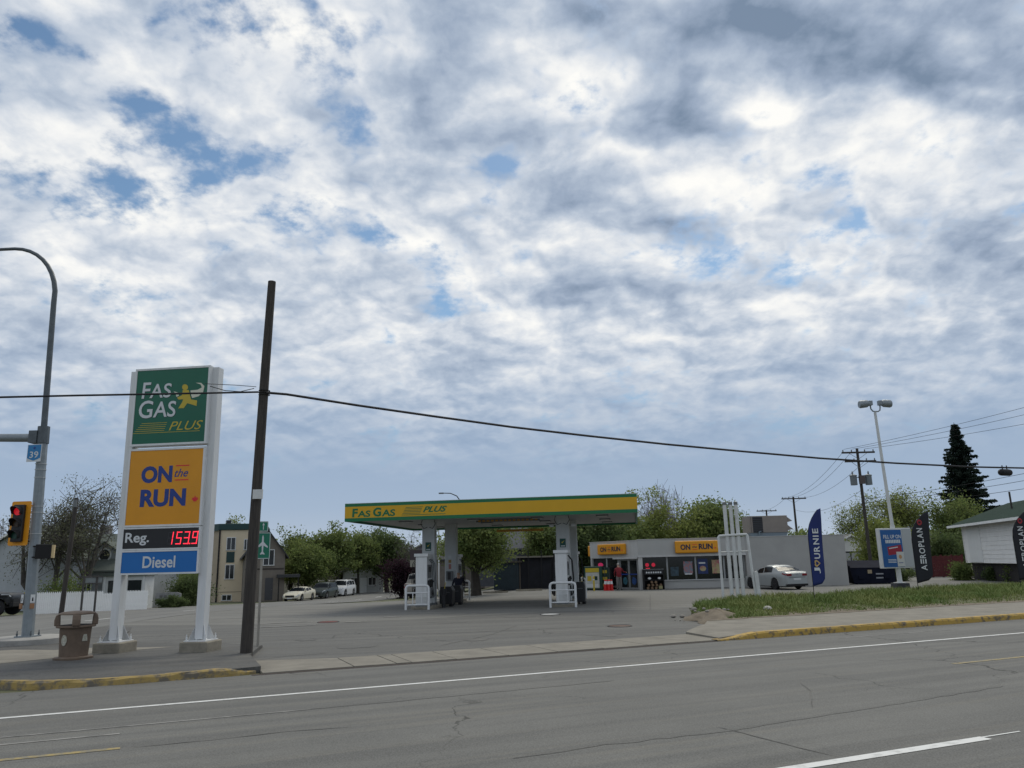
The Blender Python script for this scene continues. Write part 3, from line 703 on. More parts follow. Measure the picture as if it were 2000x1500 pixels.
# ------------------------------------------------------------------ traffic signal pole with street lamp arm
def signal_pole():
    t = thing('signal_pole', 'grey steel traffic signal pole with curved lamp arm', 'signal pole', (-13.62, 22.85, PADZ + .05))
    lean = lambda z: -.031 * z
    MB().lathe([(1.0, -.05), (1.0, .10), (.96, .13)], 28).build('concrete_base', mat('base_conc', (.30, .29, .27), .9, var=.15, vscale=3, bump=.3), t, smooth=True)
    box('base_plate', M_GALV, t, -.24, .24, -.24, .24, .131, .165)
    for k in range(4):
        a = R(45 + 90 * k); MB().lathe([(.025, .16), (.025, .23), (.014, .232), (.014, .30)], 8, c=(.27 * math.cos(a), .27 * math.sin(a), 0)).build('anchor_bolt', M_GALV2, t)
    MB().tube([(lean(z), 0, z) for z in (.15, 2, 4, 6.0)], [.155, .148, .14, .132], 8).build('shaft', M_GALV, t)
    MB().tube([(lean(5.55), 0, 5.55), (lean(6.05), 0, 6.05)], [.165, .165], 10).build('clamp', M_GALV2, t)
    pts = [(lean(z), 0, z) for z in (6.02, 7.5, 9.0, 9.9)]
    bx = lean(9.9)
    for a in range(10, 91, 10): pts.append((bx - 1.42 * (1 - math.cos(R(a))) + .02, 0, 9.9 + 1.78 * math.sin(R(a)) ** .9))
    pts += [(bx - 2.2, 0, 11.66), (bx - 3.2, 0, 11.75)]
    n = len(pts); MB().tube(pts, [.088 - .045 * i / (n - 1) for i in range(n)], 10).build('lamp_arm', M_GALV2, t, smooth=True)
    box('lamp_head', M_GALV2, t, bx - 3.95, bx - 3.15, -.16, .16, 11.68, 11.84, bevel=.05)
    MB().tube([(lean(5.8) - .12, 0, 5.72), (-2.0, -.02, 5.76), (-4.5, -.06, 5.84)], [.125, .115, .10], 10).build('mast_arm', M_GALV, t, smooth=True)
    box('mast_bracket', M_GALV2, t, -.52, -.28, -.16, .16, 5.56, 5.92)
    for z in (4.55, 4.78, 4.95, 3.55, 3.72, 2.95): MB().tube([(lean(z) + .152 * math.cos(R(a)), .152 * math.sin(R(a)), z) for a in range(0, 361, 30)], .008, 4).build('strap', M_SILVER, t)
    # vehicle signal head, turned towards the traffic from the left
    h = bpy.data.objects.new('signal_head', None); COL.objects.link(h); h.parent = t; h.location = (lean(3.2) - .36, -.22, 2.62); h.rotation_euler = (0, 0, R(-4))
    M_SY = mat('signal_yellow', rgb(226, 150, 20), .5)
    MB().prism(rrect(-.29, .29, 0, 1.24, .05), .02, .035).build('backboard', M_SY, h)
    box('housing', M_BLACK, h, -.155, .155, -.10, .018, .10, 1.14, bevel=.02)
    for k, (z, m) in enumerate(((.95, mat('lens_red', (.55, .012, .02), .3, emit=.5)), (.62, mat('lens_amber', (.05, .02, .0), .3)), (.29, mat('lens_green', (.004, .05, .03), .3)))):
        MB().lathe([(.11, -.125), (.105, -.103)], 20, 'y', (0, 0, z)).build('lens', m, h)
        v = MB(); n = 18
        for r_, nm in ((.135, 0),):
            ring0 = [(r_ * math.cos(R(a)), -.101, z + r_ * math.sin(R(a))) for a in np.linspace(-35, 215, n)]
            ring1 = [(r_ * math.cos(R(a)), -.101 - .26 * (0.45 + .55 * math.sin(R(max(0, min(180, a)))) if 0 < a < 180 else .45), z + r_ * math.sin(R(a))) for a in np.linspace(-35, 215, n)]
            v.add(ring0 + ring1, [(i, i + 1, n + i + 1, n + i) for i in range(n - 1)])
        vo = v.build('visor', M_BLACKM, h); sm = vo.modifiers.new('thick', 'SOLIDIFY'); sm.thickness = .008
    for z in (.12, 1.12): MB().tube([(0, .03, z), (.34, .22, z)], .02, 6).build('mount', M_SY if z > 1 else M_BLACKM, h)
    # walk signal
    p = bpy.data.objects.new('walk_signal', None); COL.objects.link(p); p.parent = t; p.location = (lean(2.4) + .34, -.10, 2.24); p.rotation_euler = (0, 0, R(22))
    box('housing', M_BLACKM, p, -.20, .20, -.16, .02, 0, .40, bevel=.02)
    box('back_plate', mat('walk_back', (.60, .46, .24), .6), p, .201, .27, -.14, .02, .02, .38)
    for z in (.05, .35): MB().tube([(-.3, .05, z), (-.1, .06, z)], .02, 6).build('mount', M_BLACKM, p)
    # route marker
    s = bpy.data.objects.new('route_marker', None); COL.objects.link(s); s.parent = t; s.location = (lean(5.2) - .10, -.22, 5.02); s.rotation_euler = (0, 0, R(-8))
    sh = [(-.21, .46), (.21, .46), (.21, .08), (.12, .04), (0, 0), (-.12, .04), (-.21, .08)]
    MB().prism([(-.225, -.03), (.225, -.03), (.225, .475), (-.225, .475)], .004, .010).build('plate', M_SILVER, s)
    flat('shield', sh, .002, mat('route_blue', rgb(40, 120, 175), .5), s)
    lettering('39', -.14, .14, .08, .27, .0, M_SILVER, s, 0.014)
    leaf(0, .37, .05, .0, M_NAVY, s)
    for sx in (-1, 1):
        b = bpy.data.objects.new('push_button', None); COL.objects.link(b); b.parent = t; b.location = (lean(1.1) + sx * .14, -.13, .95); b.rotation_euler = (0, 0, R(30 * sx))
        box('instruction_plate', M_WHITE, b, -.055, .055, -.02, -.012, .10, .32)
        flat('walk_symbol', [(-.02, .14), (.02, .14), (.015, .24), (-.015, .24)], -.0215, M_BLACK, b)
        box('button_box', mat('button_orange', (.30, .15, .07), .6), b, -.055, .055, -.05, -.01, -.06, .08, bevel=.01)
signal_pole()

# ------------------------------------------------------------------ petrol station canopy and pumps
CAN = ((-1.25, 35.7), -8.5)
CU = (math.cos(R(-8.5)), math.sin(R(-8.5))); CV = (-CU[1], CU[0])
def can(u, v): return (CAN[0][0] + u * CU[0] + v * CV[0], CAN[0][1] + u * CU[1] + v * CV[1])
M_FGREEN = mat('fascia_green', rgb(0, 104, 62), 0.4, var=0.03)
M_FYEL = mat('fascia_yellow', rgb(205, 158, 6), 0.42, var=0.04, vscale=.8)
M_SOFF = mat('soffit_metal', (0.34, 0.35, 0.36), 0.5, var=0.05)
M_COLW = mat('column_white', (0.50, 0.52, 0.52), 0.5, var=0.08, vscale=1.5)
M_GREY = mat('grey_metal', (0.16, 0.17, 0.175), 0.5, 0.2, var=0.1)
def canopy():
    t = thing('forecourt_canopy', 'flat forecourt canopy with green and yellow fascia over the pumps', 'canopy', (*can(0, 0), 0), -8.5)
    ZB, ZT = 3.98, 4.79; HL, D = 6.66, 11.6
    def fascia(nm, x0, x1, y0, y1, lines):
        e = bpy.data.objects.new(nm, None); COL.objects.link(e); e.parent = t
        for z0, z1, m, p in ((ZB, ZB + .15, M_FGREEN, 'green_band'), (ZB + .15, ZT - .14, M_FYEL, 'yellow_band'), (ZT - .14, ZT, M_FGREEN, 'green_band')): box(p, m, e, x0, x1, y0, y1, z0, z1)
        box('cap_trim', M_SILVER, e, x0 - .006, x1 + .006, y0 - .006, y1 + .006, ZT, ZT + .02)
        return e
    f = fascia('fascia_front', -HL, HL, 0, .10, True)
    fascia('fascia_back', -HL, HL, D - .10, D, False)
    fascia('fascia_side', -HL, -HL + .10, .1005, D - .1005, False)
    fascia('fascia_side', HL - .10, HL, .1005, D - .1005, False)
    # wordmark on the front fascia
    y = -.004; W = 2 * HL; X = lambda px: -HL + W * (px - 75) / 2830.0
    za, zb = ZB + .19, ZT - .21
    h = zb - za
    lettering('F', X(150), X(208), za, zb - .02, y, M_FGREEN, f, .04, .05); lettering('AS', X(205), X(335), za, zb - .12, y, M_FGREEN, f, .032, .05)
    lettering('G', X(362), X(445), za, zb, y, M_FGREEN, f, .04, .05); lettering('AS', X(450), X(585), za, zb - .10, y, M_FGREEN, f, .032, .05)
    lettering('PLUS', X(860), X(1100), za + .12, zb - .02, y, M_FGREEN, f, .035, .4)
    for k in range(6):
        z = zb - .04 - k * .068; a = X(690 - 8 * k); b = X(860 - 6 * k) if k < 5 else X(1085)
        flat('speed_line', [(a, z - .012), (b, z - .012), (b, z + .012), (a, z + .012)], y, M_FGREEN, f)
    # roof deck and a soffit of long metal pans
    box('roof_deck', M_GREY, t, -HL + .101, HL - .101, .101, D - .101, ZT - .25, ZT - .12)
    n = 33; w = (D - .22) / n
    for k in range(n): box('soffit_pan', M_SOFF, t, -HL + .11, HL - .11, .11 + k * w + .012, .11 + (k + 1) * w - .012, ZB + .10, ZB + .125)
    box('soffit_backing', M_GREY, t, -HL + .105, HL - .105, .105, D - .105, ZB + .126, ZB + .14)
    M_DIF = mat('lamp_diffuser', (.55, .56, .55), .4)
    for u in (-4.6, -1.2, 1.9, 5.0):
        for v in (2.9, 6.4, 9.6):
            lb = box('canopy_lamp', M_GREY, t, u - .28, u + .28, v - .28, v + .28, ZB + .05, ZB + .098); box('diffuser', M_DIF, lb, u - .23, u + .23, v - .23, v + .23, ZB + .042, ZB + .049)
    # hanging clearance strip with yellow lettering seen edge on
    M_AMB = mat('clearance_amber', (.50, .25, .03), .5)
    st = box('clearance_bar', M_GREY, t, -1.15, 2.0, 3.2, 3.24, ZB - .05, ZB + .09)
    for k in range(14): flat('bar_mark', [(-1.05 + k * .215, ZB - .03), (-.92 + k * .215, ZB - .03), (-.92 + k * .215, ZB + .05), (-1.05 + k * .215, ZB + .05)], 3.195, M_AMB, st)
    box('clearance_bar', M_AMB, t, -1.6, 1.2, D + .02, D + .06, ZB - .22, ZB - .08)
    # columns
    for u, v, lab in ((-3.33, 2.6, 'fl'), (3.13, 2.6, 'fr'), (-3.30, 7.1, 'bl'), (3.15, 7.1, 'br')):
        c = MB(); c.prism(rrect(u - .31, u + .31, v - .22, v + .22, .03), .0, ZB + .099, 'xy'); c = c.build('column', M_COLW, t)
        box('column_foot', M_GREY, c, u - .33, u + .33, v - .24, v + .24, .10, .22)
        if lab[0] == 'f':
            p = box('column_sign', mat('column_sign_green', (.0, .06, .045), .5), c, u - .14, u + .14, v - .232, v - .2215, 2.62, 3.02)
            flat('tick_mark', [(u - .07, 2.86), (u - .02, 2.80), (u + .09, 2.95), (u - .02, 2.86)], v - .234, M_LIME, p)
            flat('sign_text', [(u - .10, 2.66), (u + .10, 2.66), (u + .10, 2.70), (u - .10, 2.70)], v - .234, M_SILVER, p)
            for s in (-1, 1):
                MB().tube([(u + s * .30, v - .24, ZB + .10), (u + s * .36, v - .27, ZB - .1), (u + s * .22, v - .25, ZB - .32), (u + s * .05, v - .235, ZB - .25)], .014, 5).build('cable', M_BLACKM, c)
            if lab == 'fr':
                for s in (-1, 1):
                    cm = MB().lathe([(.07, 0), (.075, .05), (.075, .20), (.02, .22)], 10, 'x', (u + s * .52 - .1, v - .1, ZB - .34)); cm.build('flood_lamp', M_SILVER, c)
                    MB().tube([(u + s * .31, v - .1, ZB - .34), (u + s * .45, v - .1, ZB - .34)], .02, 6).build('lamp_bracket', M_GREY, c)
        if lab == 'bl':
            pb = box('phone_box', M_GREY, c, u - .22, u + .14, v - .34, v - .2215, 1.12, 1.62); box('phone_panel', M_BLACK, pb, u - .13, u + .04, v - .352, v - .341, 1.18, 1.56)
            flat('notice', [(u - .10, 1.72), (u + .04, 1.72), (u + .04, 1.98), (u - .10, 1.98)], v - .2225, mat('notice_red', (.38, .17, .15), .6), c)
            flat('notice', [(u - .11, 2.04), (u + .05, 2.04), (u + .05, 2.20), (u - .11, 2.20)], v - .2225, mat('notice_amber', (.34, .22, .07), .6), c)
            flat('notice', [(u - .11, 2.26), (u + .05, 2.26), (u + .05, 2.42), (u - .11, 2.42)], v - .2225, M_SILVER, c)
canopy()

def pump_islands():
    M_HOSE = M_BLACKM
    for iu, nm in ((-3.33, 'left'), (3.13, 'right')):
        x, y = can(iu, 1.0)
        t = thing('pump_island', 'low concrete pump island under the %s half of the canopy' % nm, 'island', (*can(iu, 0), 0), -8.5)
        MB().prism(rrect(-.55, .55, .95, 8.9, .4), -.25, .12, 'xy').build('kerbed_slab', M_CONC2, t, bevel=.02)
    def pump(u, v, label):
        t = thing('fuel_pump', label, 'fuel pump', (*can(u, v), .12), -8.5, 'fuel pumps under the canopy')
        box('plinth', M_GREY, t, -.27, .27, -.45, .45, 0, .10)
        box('cabinet', M_WHITE, t, -.265, .265, -.44, .44, .101, 2.22, bevel=.012)
        box('top_cap', M_WHITE, t, -.33, .33, -.50, .50, 2.221, 2.36, bevel=.01)
        box('base_panel', M_WHITE2, t, -.272, .272, -.447, -.4405, .16, .42)
        for s in (-1, 1):
            a, b = (.2655, .29) if s > 0 else (-.29, -.2655)
            d = box('display_panel', M_GREY, t, a, b, -.36, .36, 1.25, 1.85); e = .2905 if s > 0 else -.2905
            box('screen', M_BLACK, d, min(e, e + s * .004), max(e, e + s * .004), -.22, .22, 1.52, 1.76)
            for k in range(3):
                yy = -.26 + .26 * k
                nz = box('nozzle_boot', M_BLACK, t, min(s * .266, s * .36), max(s * .266, s * .36), yy - .06, yy + .06, .82, 1.14)
                MB().tube([(s * .30, yy, 1.12), (s * .36, yy, 1.2), (s * .40, yy + .02, 1.05)], .022, 6).build('nozzle', M_BLACKM, t)
                MB().tube([(s * .30, yy, 2.12), (s * .46, yy, 1.9), (s * .50, yy + .03, 1.1), (s * .46, yy + .02, .45), (s * .38, yy, .35), (s * .36, yy, .8)], .017, 6).build('hose', M_HOSE, t)
            box('yellow_label', M_LIME, t, min(s * .2905, s * .2925), max(s * .2905, s * .2925), .10, .30, .92, 1.16)
    pump(-3.33, 1.55, 'white fuel pump before the left front column')
    pump(3.13, 1.55, 'white fuel pump before the right front column')
    pump(-3.33, 8.1, 'white fuel pump behind the left back column')
    pump(3.13, 8.1, 'white fuel pump behind the right back column')
    def hoop(u, v, label, w=1.06):
        t = thing('guard_hoop', label, 'guard rail', (*can(u, v), 0.0), -8.5, 'white guard hoops of the pump islands')
        h = 1.06; r = .055; q = .14
        pts = [(-w / 2, 0, 0), (-w / 2, 0, h - q)] + [(-w / 2 + q - q * math.cos(R(a)), 0, h - q + q * math.sin(R(a))) for a in (30, 60, 90)] + [(w / 2 - q + q * math.sin(R(a)), 0, h - q + q * math.cos(R(a))) for a in (0, 30, 60, 90)] + [(w / 2, 0, 0)]
        MB().tube(pts, r, 10).build('hoop', M_WHITE, t, smooth=True)
        for z in (.22, .74): MB().tube([(-w / 2, 0, z), (w / 2, 0, z)], .03, 8).build('rail', M_WHITE, t)
        for sx in (-.16, .16): MB().tube([(sx * w / .5 * .62, 0, .22), (sx * w / .5 * .62, 0, .74)], .022, 6).build('upright', M_WHITE, t)
    hoop(-3.38, .62, 'white tubular guard hoop before the left pump'); hoop(3.20, .72, 'white tubular guard hoop before the right pump', 1.12)
    hoop(-3.30, 9.2, 'white tubular guard hoop at the far end of the left island'); hoop(3.15, 9.2, 'white tubular guard hoop at the far end of the right island')
    def station_bin(u, v, z, w, h, label, rot=0):
        t = thing('waste_bin', label, 'bin', (*can(u, v), z), -8.5 + rot, 'black waste bins on the pump islands')
        MB().prism([(-w / 2, .10), (w / 2, .10), (w / 2 * 1.06, h * .80), (w / 2 * .8, h), (-w / 2 * .8, h), (-w / 2 * 1.06, h * .80)], -.28, .28).build('body', M_BLACK, t, bevel=.015)
        box('flap', M_GREY, t, -w * .3, w * .3, -.285, -.2805, h * .70, h * .72)
        for sx in (-1, 1): box('foot', M_BLACKM, t, sx * w * .36 - .08, sx * w * .36 + .08, -.2, .2, 0, .12)
    station_bin(-2.66, 3.4, 0, .62, .92, 'black waste bin beside the left front column, the nearer one')
    station_bin(-2.55, 5.0, 0, .55, .92, 'black waste bin beside the left back column, the farther one')
    station_bin(3.80, 3.4, 0, .42, 1.02, 'black waste bin beside the right front column')
    t = thing('squeegee_holder', 'black squeegee bucket on short stand beside the left pump', 'bucket', (*can(-2.55, 2.2), 0.0))
    MB().lathe([(.09, .0), (.09, .55), (.13, .56), (.15, .85)], 12).build('bucket', M_BLACK, t); MB().tube([(.03, 0, .7), (.10, 0, 1.15)], .015, 6).build('handle', M_LIME, t)
pump_islands()

# ------------------------------------------------------------------ vehicles
M_GLASS = mat('car_glass', (0.012, 0.015, 0.018), 0.12, spec=0.12)
M_TYRE = mat('tyre', (0.012, 0.012, 0.013), 0.85)
M_RIM = mat('rim_alloy', (0.30, 0.31, 0.32), 0.35, 0.7)
M_RIMD = mat('rim_dark', (0.035, 0.036, 0.04), 0.4, 0.5)
M_TAIL = mat('tail_lamp', (0.16, 0.004, 0.008), 0.45, spec=.3)
M_HEAD = mat('head_lamp', (0.45, 0.47, 0.48), 0.12)
M_PLATE = mat('number_plate', (0.55, 0.56, 0.56), 0.5)
def interp(keys, x):
    if x <= keys[0][0]: return keys[0][1]
    for (a, va), (b, vb) in zip(keys[:-1], keys[1:]):
        if x <= b:
            t = (x - a) / (b - a); return va + (vb - va) * (t * t * (3 - 2 * t) * .6 + t * .4)
    return keys[-1][1]
def car(name, label, cat, loc, rot, paint, L, W, top, belt, wheels, wr, glass_side, screen, rear, zb=.20, rim=None, tails=None, heads=None, extras=None, group=None, tilt=0):
    """x runs from the front bumper (0) to the tail (L); top and belt are height profiles; ring() is one cross section"""
    t = thing(name, label, cat, loc, rot, group)
    if tilt: t.rotation_euler = (R(tilt), 0, R(rot))
    hw = W / 2
    ends = [(0, .70), (.12, .86), (.45, .97), (.9, 1.0), (L - .9, 1.0), (L - .35, .97), (L - .1, .89), (L, .78)]
    ra = wr * 1.16
    def ring(x):
        zt, zbelt, w = interp(top, x), interp(belt, x), hw * interp(ends, x)
        zlow = zb + (.10 if x < .15 or x > L - .15 else 0)
        for xc in wheels:
            if abs(x - xc) < ra: zlow = max(zlow, wr + math.sqrt(ra * ra - (x - xc) ** 2) * .98)
        zbelt = min(zbelt, zt)
        house = zt > zbelt + .06
        k = min(1.0, (zt - zbelt) / .45)
        wr_ = w * (.94 - .17 * k)
        zm = max(zlow + .03, zb + (zbelt - zb) * .55)
        zs = max(zm + .02, zbelt - .07)
        return [(w * .80, zlow), (w * .975, zlow + .02), (w, zm), (w * .985, zs), (w * .945, max(zs + .01, zbelt)), (wr_, max(zs + .015, zt - .05 * k - .004)), (wr_ * .72, zt), (0, zt + .015)]
    xs = sorted(set([round(v, 3) for v in np.linspace(0, L, 64)] + [k[0] for k in top]))
    rings = [ring(x) for x in xs]
    vs = []; fs = []; m = 15
    for x, r_ in zip(xs, rings):
        pr = [(x, y, z) for y, z in r_] + [(x, -y, z) for y, z in r_[-2::-1]]
        vs += pr
    for i in range(len(xs) - 1):
        for j in range(m - 1): fs.append((i * m + j, (i + 1) * m + j, (i + 1) * m + j + 1, i * m + j + 1))
    fs += [tuple(range(m)), tuple(range((len(xs) - 1) * m, len(xs) * m))]
    T = Matrix.Rotation(math.pi, 4, 'Z') @ Matrix.Translation((-L / 2, 0, 0))     # front towards +x
    def B(): q = MB(); q.T = T; return q
    body = B().add(vs, fs).build('body', paint, t, smooth=True)
    def patch(nm, mt, x0, x1, path, off=.008, n=8, parent=t):
        """strip of the body surface between x0 and x1; path is a list of (ring index, fraction) on one side, negative index = other side"""
        v2 = []
        for i in range(n + 1):
            x = x0 + (x1 - x0) * i / n; r_ = ring(x)
            full = [(y, z) for y, z in r_] + [(-y, z) for y, z in r_[-2::-1]]
            for a in path:
                k = int(a); f = a - k; k2 = min(k + 1, m - 1)
                y = full[k][0] * (1 - f) + full[k2][0] * f; z = full[k][1] * (1 - f) + full[k2][1] * f
                v2.append([x, y, z])
        c = len(path)
        v3 = []
        for i in range(n + 1):
            for j in range(c):
                g = lambda a, b: Vector(v2[min(max(a, 0), n) * c + min(max(b, 0), c - 1)])
                nn = (g(i + 1, j) - g(i - 1, j)).cross(g(i, j + 1) - g(i, j - 1))
                nn = nn.normalized() if nn.length > 1e-9 else Vector((0, 0, 1))
                p = g(i, j); 
                if nn.dot(p - Vector((L / 2, 0, .6))) < 0: nn = -nn
                v3.append(tuple(p + nn * off))
        q = B().add(v3, [(i * c + j, (i + 1) * c + j, (i + 1) * c + j + 1, i * c + j + 1) for i in range(n) for j in range(c - 1)])
        return q.build(nm, mt, parent)
    for x0, x1 in glass_side:
        patch('side_window', M_GLASS, x0, x1, (4.14, 4.5, 4.88)); patch('side_window', M_GLASS, x0, x1, (9.12, 9.5, 9.86))
    patch('windscreen', M_GLASS, screen[0], screen[1], (5.10, 5.6, 6.3, 7, 7.7, 8.4, 8.90)); patch('rear_window', M_GLASS, rear[0], rear[1], (5.10, 5.6, 6.3, 7, 7.7, 8.4, 8.90))
    ta, tb = tails if tails else (3.05, 3.95)
    for path in ((ta, tb), (14 - tb, 14 - ta)): patch('tail_lamp', M_TAIL, L - .30, L - .012, path, .012, 6)
    ha, hb = heads if heads else (3.0, 3.95)
    for path in ((ha, hb), (14 - hb, 14 - ha)): patch('head_lamp', M_HEAD, .03, .42, path, .010, 6)
    zt0 = interp(belt, .1)
    w0 = hw * .70
    B().box(-.012, -.001, -w0 * .72, w0 * .72, zb + .20, zb + .40).build('grille', M_BLACK, t)
    B().box(-.02, -.004, -.26, .26, zb + .06, zb + .17).build('number_plate', M_PLATE, t)
    B().box(L + .001, L + .014, -.26, .26, zb + .36, zb + .48).build('number_plate', M_PLATE, t)
    B().box(L - .10, L + .012, -hw * .80, hw * .80, zb + .02, zb + .14).build('bumper_lower', M_BLACKM, t)
    B().box(.25, L - .25, -hw * .78, hw * .78, zb - .04, zb + .06).build('underbody', M_BLACKM, t)
    for s in (-1, 1):
        xm = glass_side[0][0] + .05; zmir = interp(belt, xm) + .05
        B().box(xm - .08, xm + .06, s * (hw + .02) - .07, s * (hw + .02) + .07, zmir, zmir + .13).build('door_mirror', paint, t, bevel=.02)
        for x in (glass_side[0][1] + .02,): B().box(x + .06, x + .22, s * (hw + .002) - .012, s * (hw + .002) + .012, interp(belt, x) - .14, interp(belt, x) - .11).build('door_handle', paint, t)
    for xc in wheels:
        for s in (-1, 1):
            q = B(); yo = s * (hw - .11)
            q.lathe([(wr * .62, -.10), (wr * .93, -.105), (wr, -.07), (wr, .07), (wr * .93, .105), (wr * .62, .10)], 26, 'y', (xc, yo, wr)); w_ = q.build('wheel', M_TYRE, t, smooth=True)
            q = B(); q.lathe([(wr * .64, -.06), (wr * .64, .06)], 20, 'y', (xc, yo, wr)); q.build('rim', M_RIMD, w_)
            q = B()
            for k in range(5):
                a = 2 * math.pi * k / 5 + .3; d = Vector((math.cos(a), 0, math.sin(a)))
                q.tube([Vector((xc, yo + s * .075, wr)), Vector((xc, yo + s * .085, wr)) + d * wr * .6], [.05, .035], 4)
            q.build('spokes', rim or M_RIM, w_)
    if extras: extras(t, B, ring, hw)
    return t

M_CSIL = mat('paint_silver', (0.33, 0.35, 0.35), 0.32, 0.25, spec=.5)
M_CCRM = mat('paint_cream', (0.62, 0.58, 0.46), 0.28, spec=.6)
M_COLV = mat('paint_grey_green', (0.05, 0.062, 0.058), 0.28, 0.3, spec=.6)
M_CWHT = mat('paint_white', (0.62, 0.63, 0.64), 0.28, spec=.6)
M_CTAN = mat('paint_tan', (0.20, 0.185, 0.16), 0.35, 0.3)
M_CBLK = mat('paint_black', (0.012, 0.013, 0.014), 0.3)
sedan_top = [(0, .62), (.25, .76), (1.05, .92), (1.35, .98), (2.05, 1.36), (2.6, 1.455), (3.1, 1.44), (3.5, 1.34), (4.12, 1.07), (4.5, 1.05), (4.65, .95)]
sedan_belt = [(0, .58), (.3, .72), (1.2, .90), (3.6, .97), (4.3, .99), (4.65, .90)]
def sedan_x(t, B, ring, hw):
    B().box(4.60, 4.668, -.55, .55, .72, .735).build('boot_line', M_BLACKM, t)
    B().box(2.9, 3.0, -.02, .02, 1.45, 1.52).build('aerial_fin', M_CSIL, t)
    for s in (-1, 1):
        B().box(4.50, 4.664, min(s * .36, s * .70), max(s * .36, s * .70), .80, .945).build('tail_lamp', M_TAIL, t, bevel=.02)
    B().lathe([(.055, 4.652), (.055, 4.664)], 16, 'x', (0, 0, .90)).build('boot_badge', M_RIM, t)
car('sedan_car', 'silver sedan parked in front of the grey shop wall', 'car', (16.25, 51.2, 0.01), 106, M_CSIL, 4.65, 1.78, sedan_top, sedan_belt, (.88, 3.55), .33,
    [(1.62, 2.38), (2.46, 3.30)], (1.42, 2.05), (3.50, 4.08), rim=M_RIMD, tails=(3.0, 4.0), extras=sedan_x)
coupe_top = [(0, .55), (.3, .70), (1.2, .86), (1.5, .92), (2.2, 1.27), (2.8, 1.34), (3.3, 1.28), (4.0, 1.05), (4.5, .98), (4.7, .88)]
coupe_belt = [(0, .50), (.3, .66), (1.3, .84), (3.6, .95), (4.4, .95), (4.7, .84)]
def onstreet(x, y): return (x, y, zg(x, y) + .012)
PG = 'cars parked along the far side of the street'
car('coupe_car', 'low cream coupe, the nearest of the three cars parked by the trees', 'car', onstreet(-21.9, 82), -98, M_CCRM, 4.7, 1.82, coupe_top, coupe_belt, (.95, 3.6), .33,
    [(1.75, 2.75), (2.85, 3.35)], (1.55, 2.2), (3.30, 3.95), group=PG, tilt=0)
suv_top = [(0, .80), (.15, .98), (.9, 1.10), (1.25, 1.16), (1.75, 1.66), (2.2, 1.78), (3.9, 1.76), (4.4, 1.68), (4.72, 1.22), (4.85, 1.0)]
suv_belt = [(0, .76), (.2, .94), (1.1, 1.08), (4.5, 1.14), (4.85, .98)]
def rack(t, B, ring, hw):
    for s in (-1, 1): B().tube([(2.2, s * hw * .62, 1.80), (2.35, s * hw * .62, 1.85), (3.8, s * hw * .62, 1.84), (4.0, s * hw * .62, 1.78)], .02, 6).build('roof_rail', M_RIM, t)
car('suv_car', 'dark grey-green SUV parked between the cream coupe and the white SUV', 'car', onstreet(-21.0, 88.6), -97, M_COLV, 4.75, 1.86, [(a, b * .95) for a, b in suv_top], [(a, b * .95) for a, b in suv_belt], (.92, 3.72), .36,
    [(1.55, 2.35), (2.45, 3.30), (3.4, 4.15)], (1.30, 1.76), (4.40, 4.70), extras=rack, group=PG)
car('suv_car', 'tall white SUV, the farthest of the three cars parked by the trees', 'car', onstreet(-20.5, 95.5), -97, M_CWHT, 4.95, 1.96, [(a * 1.04, b * 1.04) for a, b in suv_top], [(a * 1.04, b * 1.04) for a, b in suv_belt], (.96, 3.86), .39,
    [(1.62, 2.45), (2.55, 3.45), (3.55, 4.3)], (1.35, 1.83), (4.58, 4.88), extras=rack, group=PG)
pick_top = [(0, .95), (.15, 1.08), (1.2, 1.18), (1.5, 1.22), (2.0, 1.72), (2.4, 1.85), (3.6, 1.84), (3.85, 1.74), (3.95, 1.22), (4.0, 1.18), (5.5, 1.18), (5.6, 1.12)]
pick_belt = [(0, .90), (.2, 1.04), (1.4, 1.16), (5.5, 1.17), (5.6, 1.1)]
car('pickup_truck', 'tan pickup truck stopped beyond the left pump, seen from behind', 'truck', onstreet(-7.1, 60.0), 92, M_CTAN, 5.6, 1.98, pick_top, pick_belt, (1.0, 4.3), .40,
    [(1.75, 2.6), (2.7, 3.6)], (1.58, 2.05), (3.68, 3.90), zb=.38, tails=(2.2, 3.9))
def jeep_x(t, B, ring, hw):
    for s in (-1, 1): B().box(.02, 1.0, s * (hw + .05) - .10, s * (hw + .05) + .10, .98, 1.06).build('wheel_flare', M_BLACKM, t)
    B().box(-.18, .0, -.75, .75, .48, .66).build('front_bumper', M_BLACKM, t)
car('jeep', 'black off-road car at the left edge beside the white house', 'car', onstreet(-28.05, 42.2), 4, M_CBLK, 4.2, 1.8, [(0, 1.0), (.1, 1.12), (1.3, 1.2), (1.4, 1.22), (1.65, 1.75), (1.9, 1.82), (3.9, 1.82), (4.1, 1.7), (4.2, 1.1)], [(0, .98), (.1, 1.08), (1.3, 1.16), (4.1, 1.18), (4.2, 1.05)], (.62, 3.2), .42,
    [(1.6, 2.4), (2.5, 3.2), (3.3, 4.0)], (1.42, 1.66), (4.05, 4.15), zb=.45, extras=jeep_x)

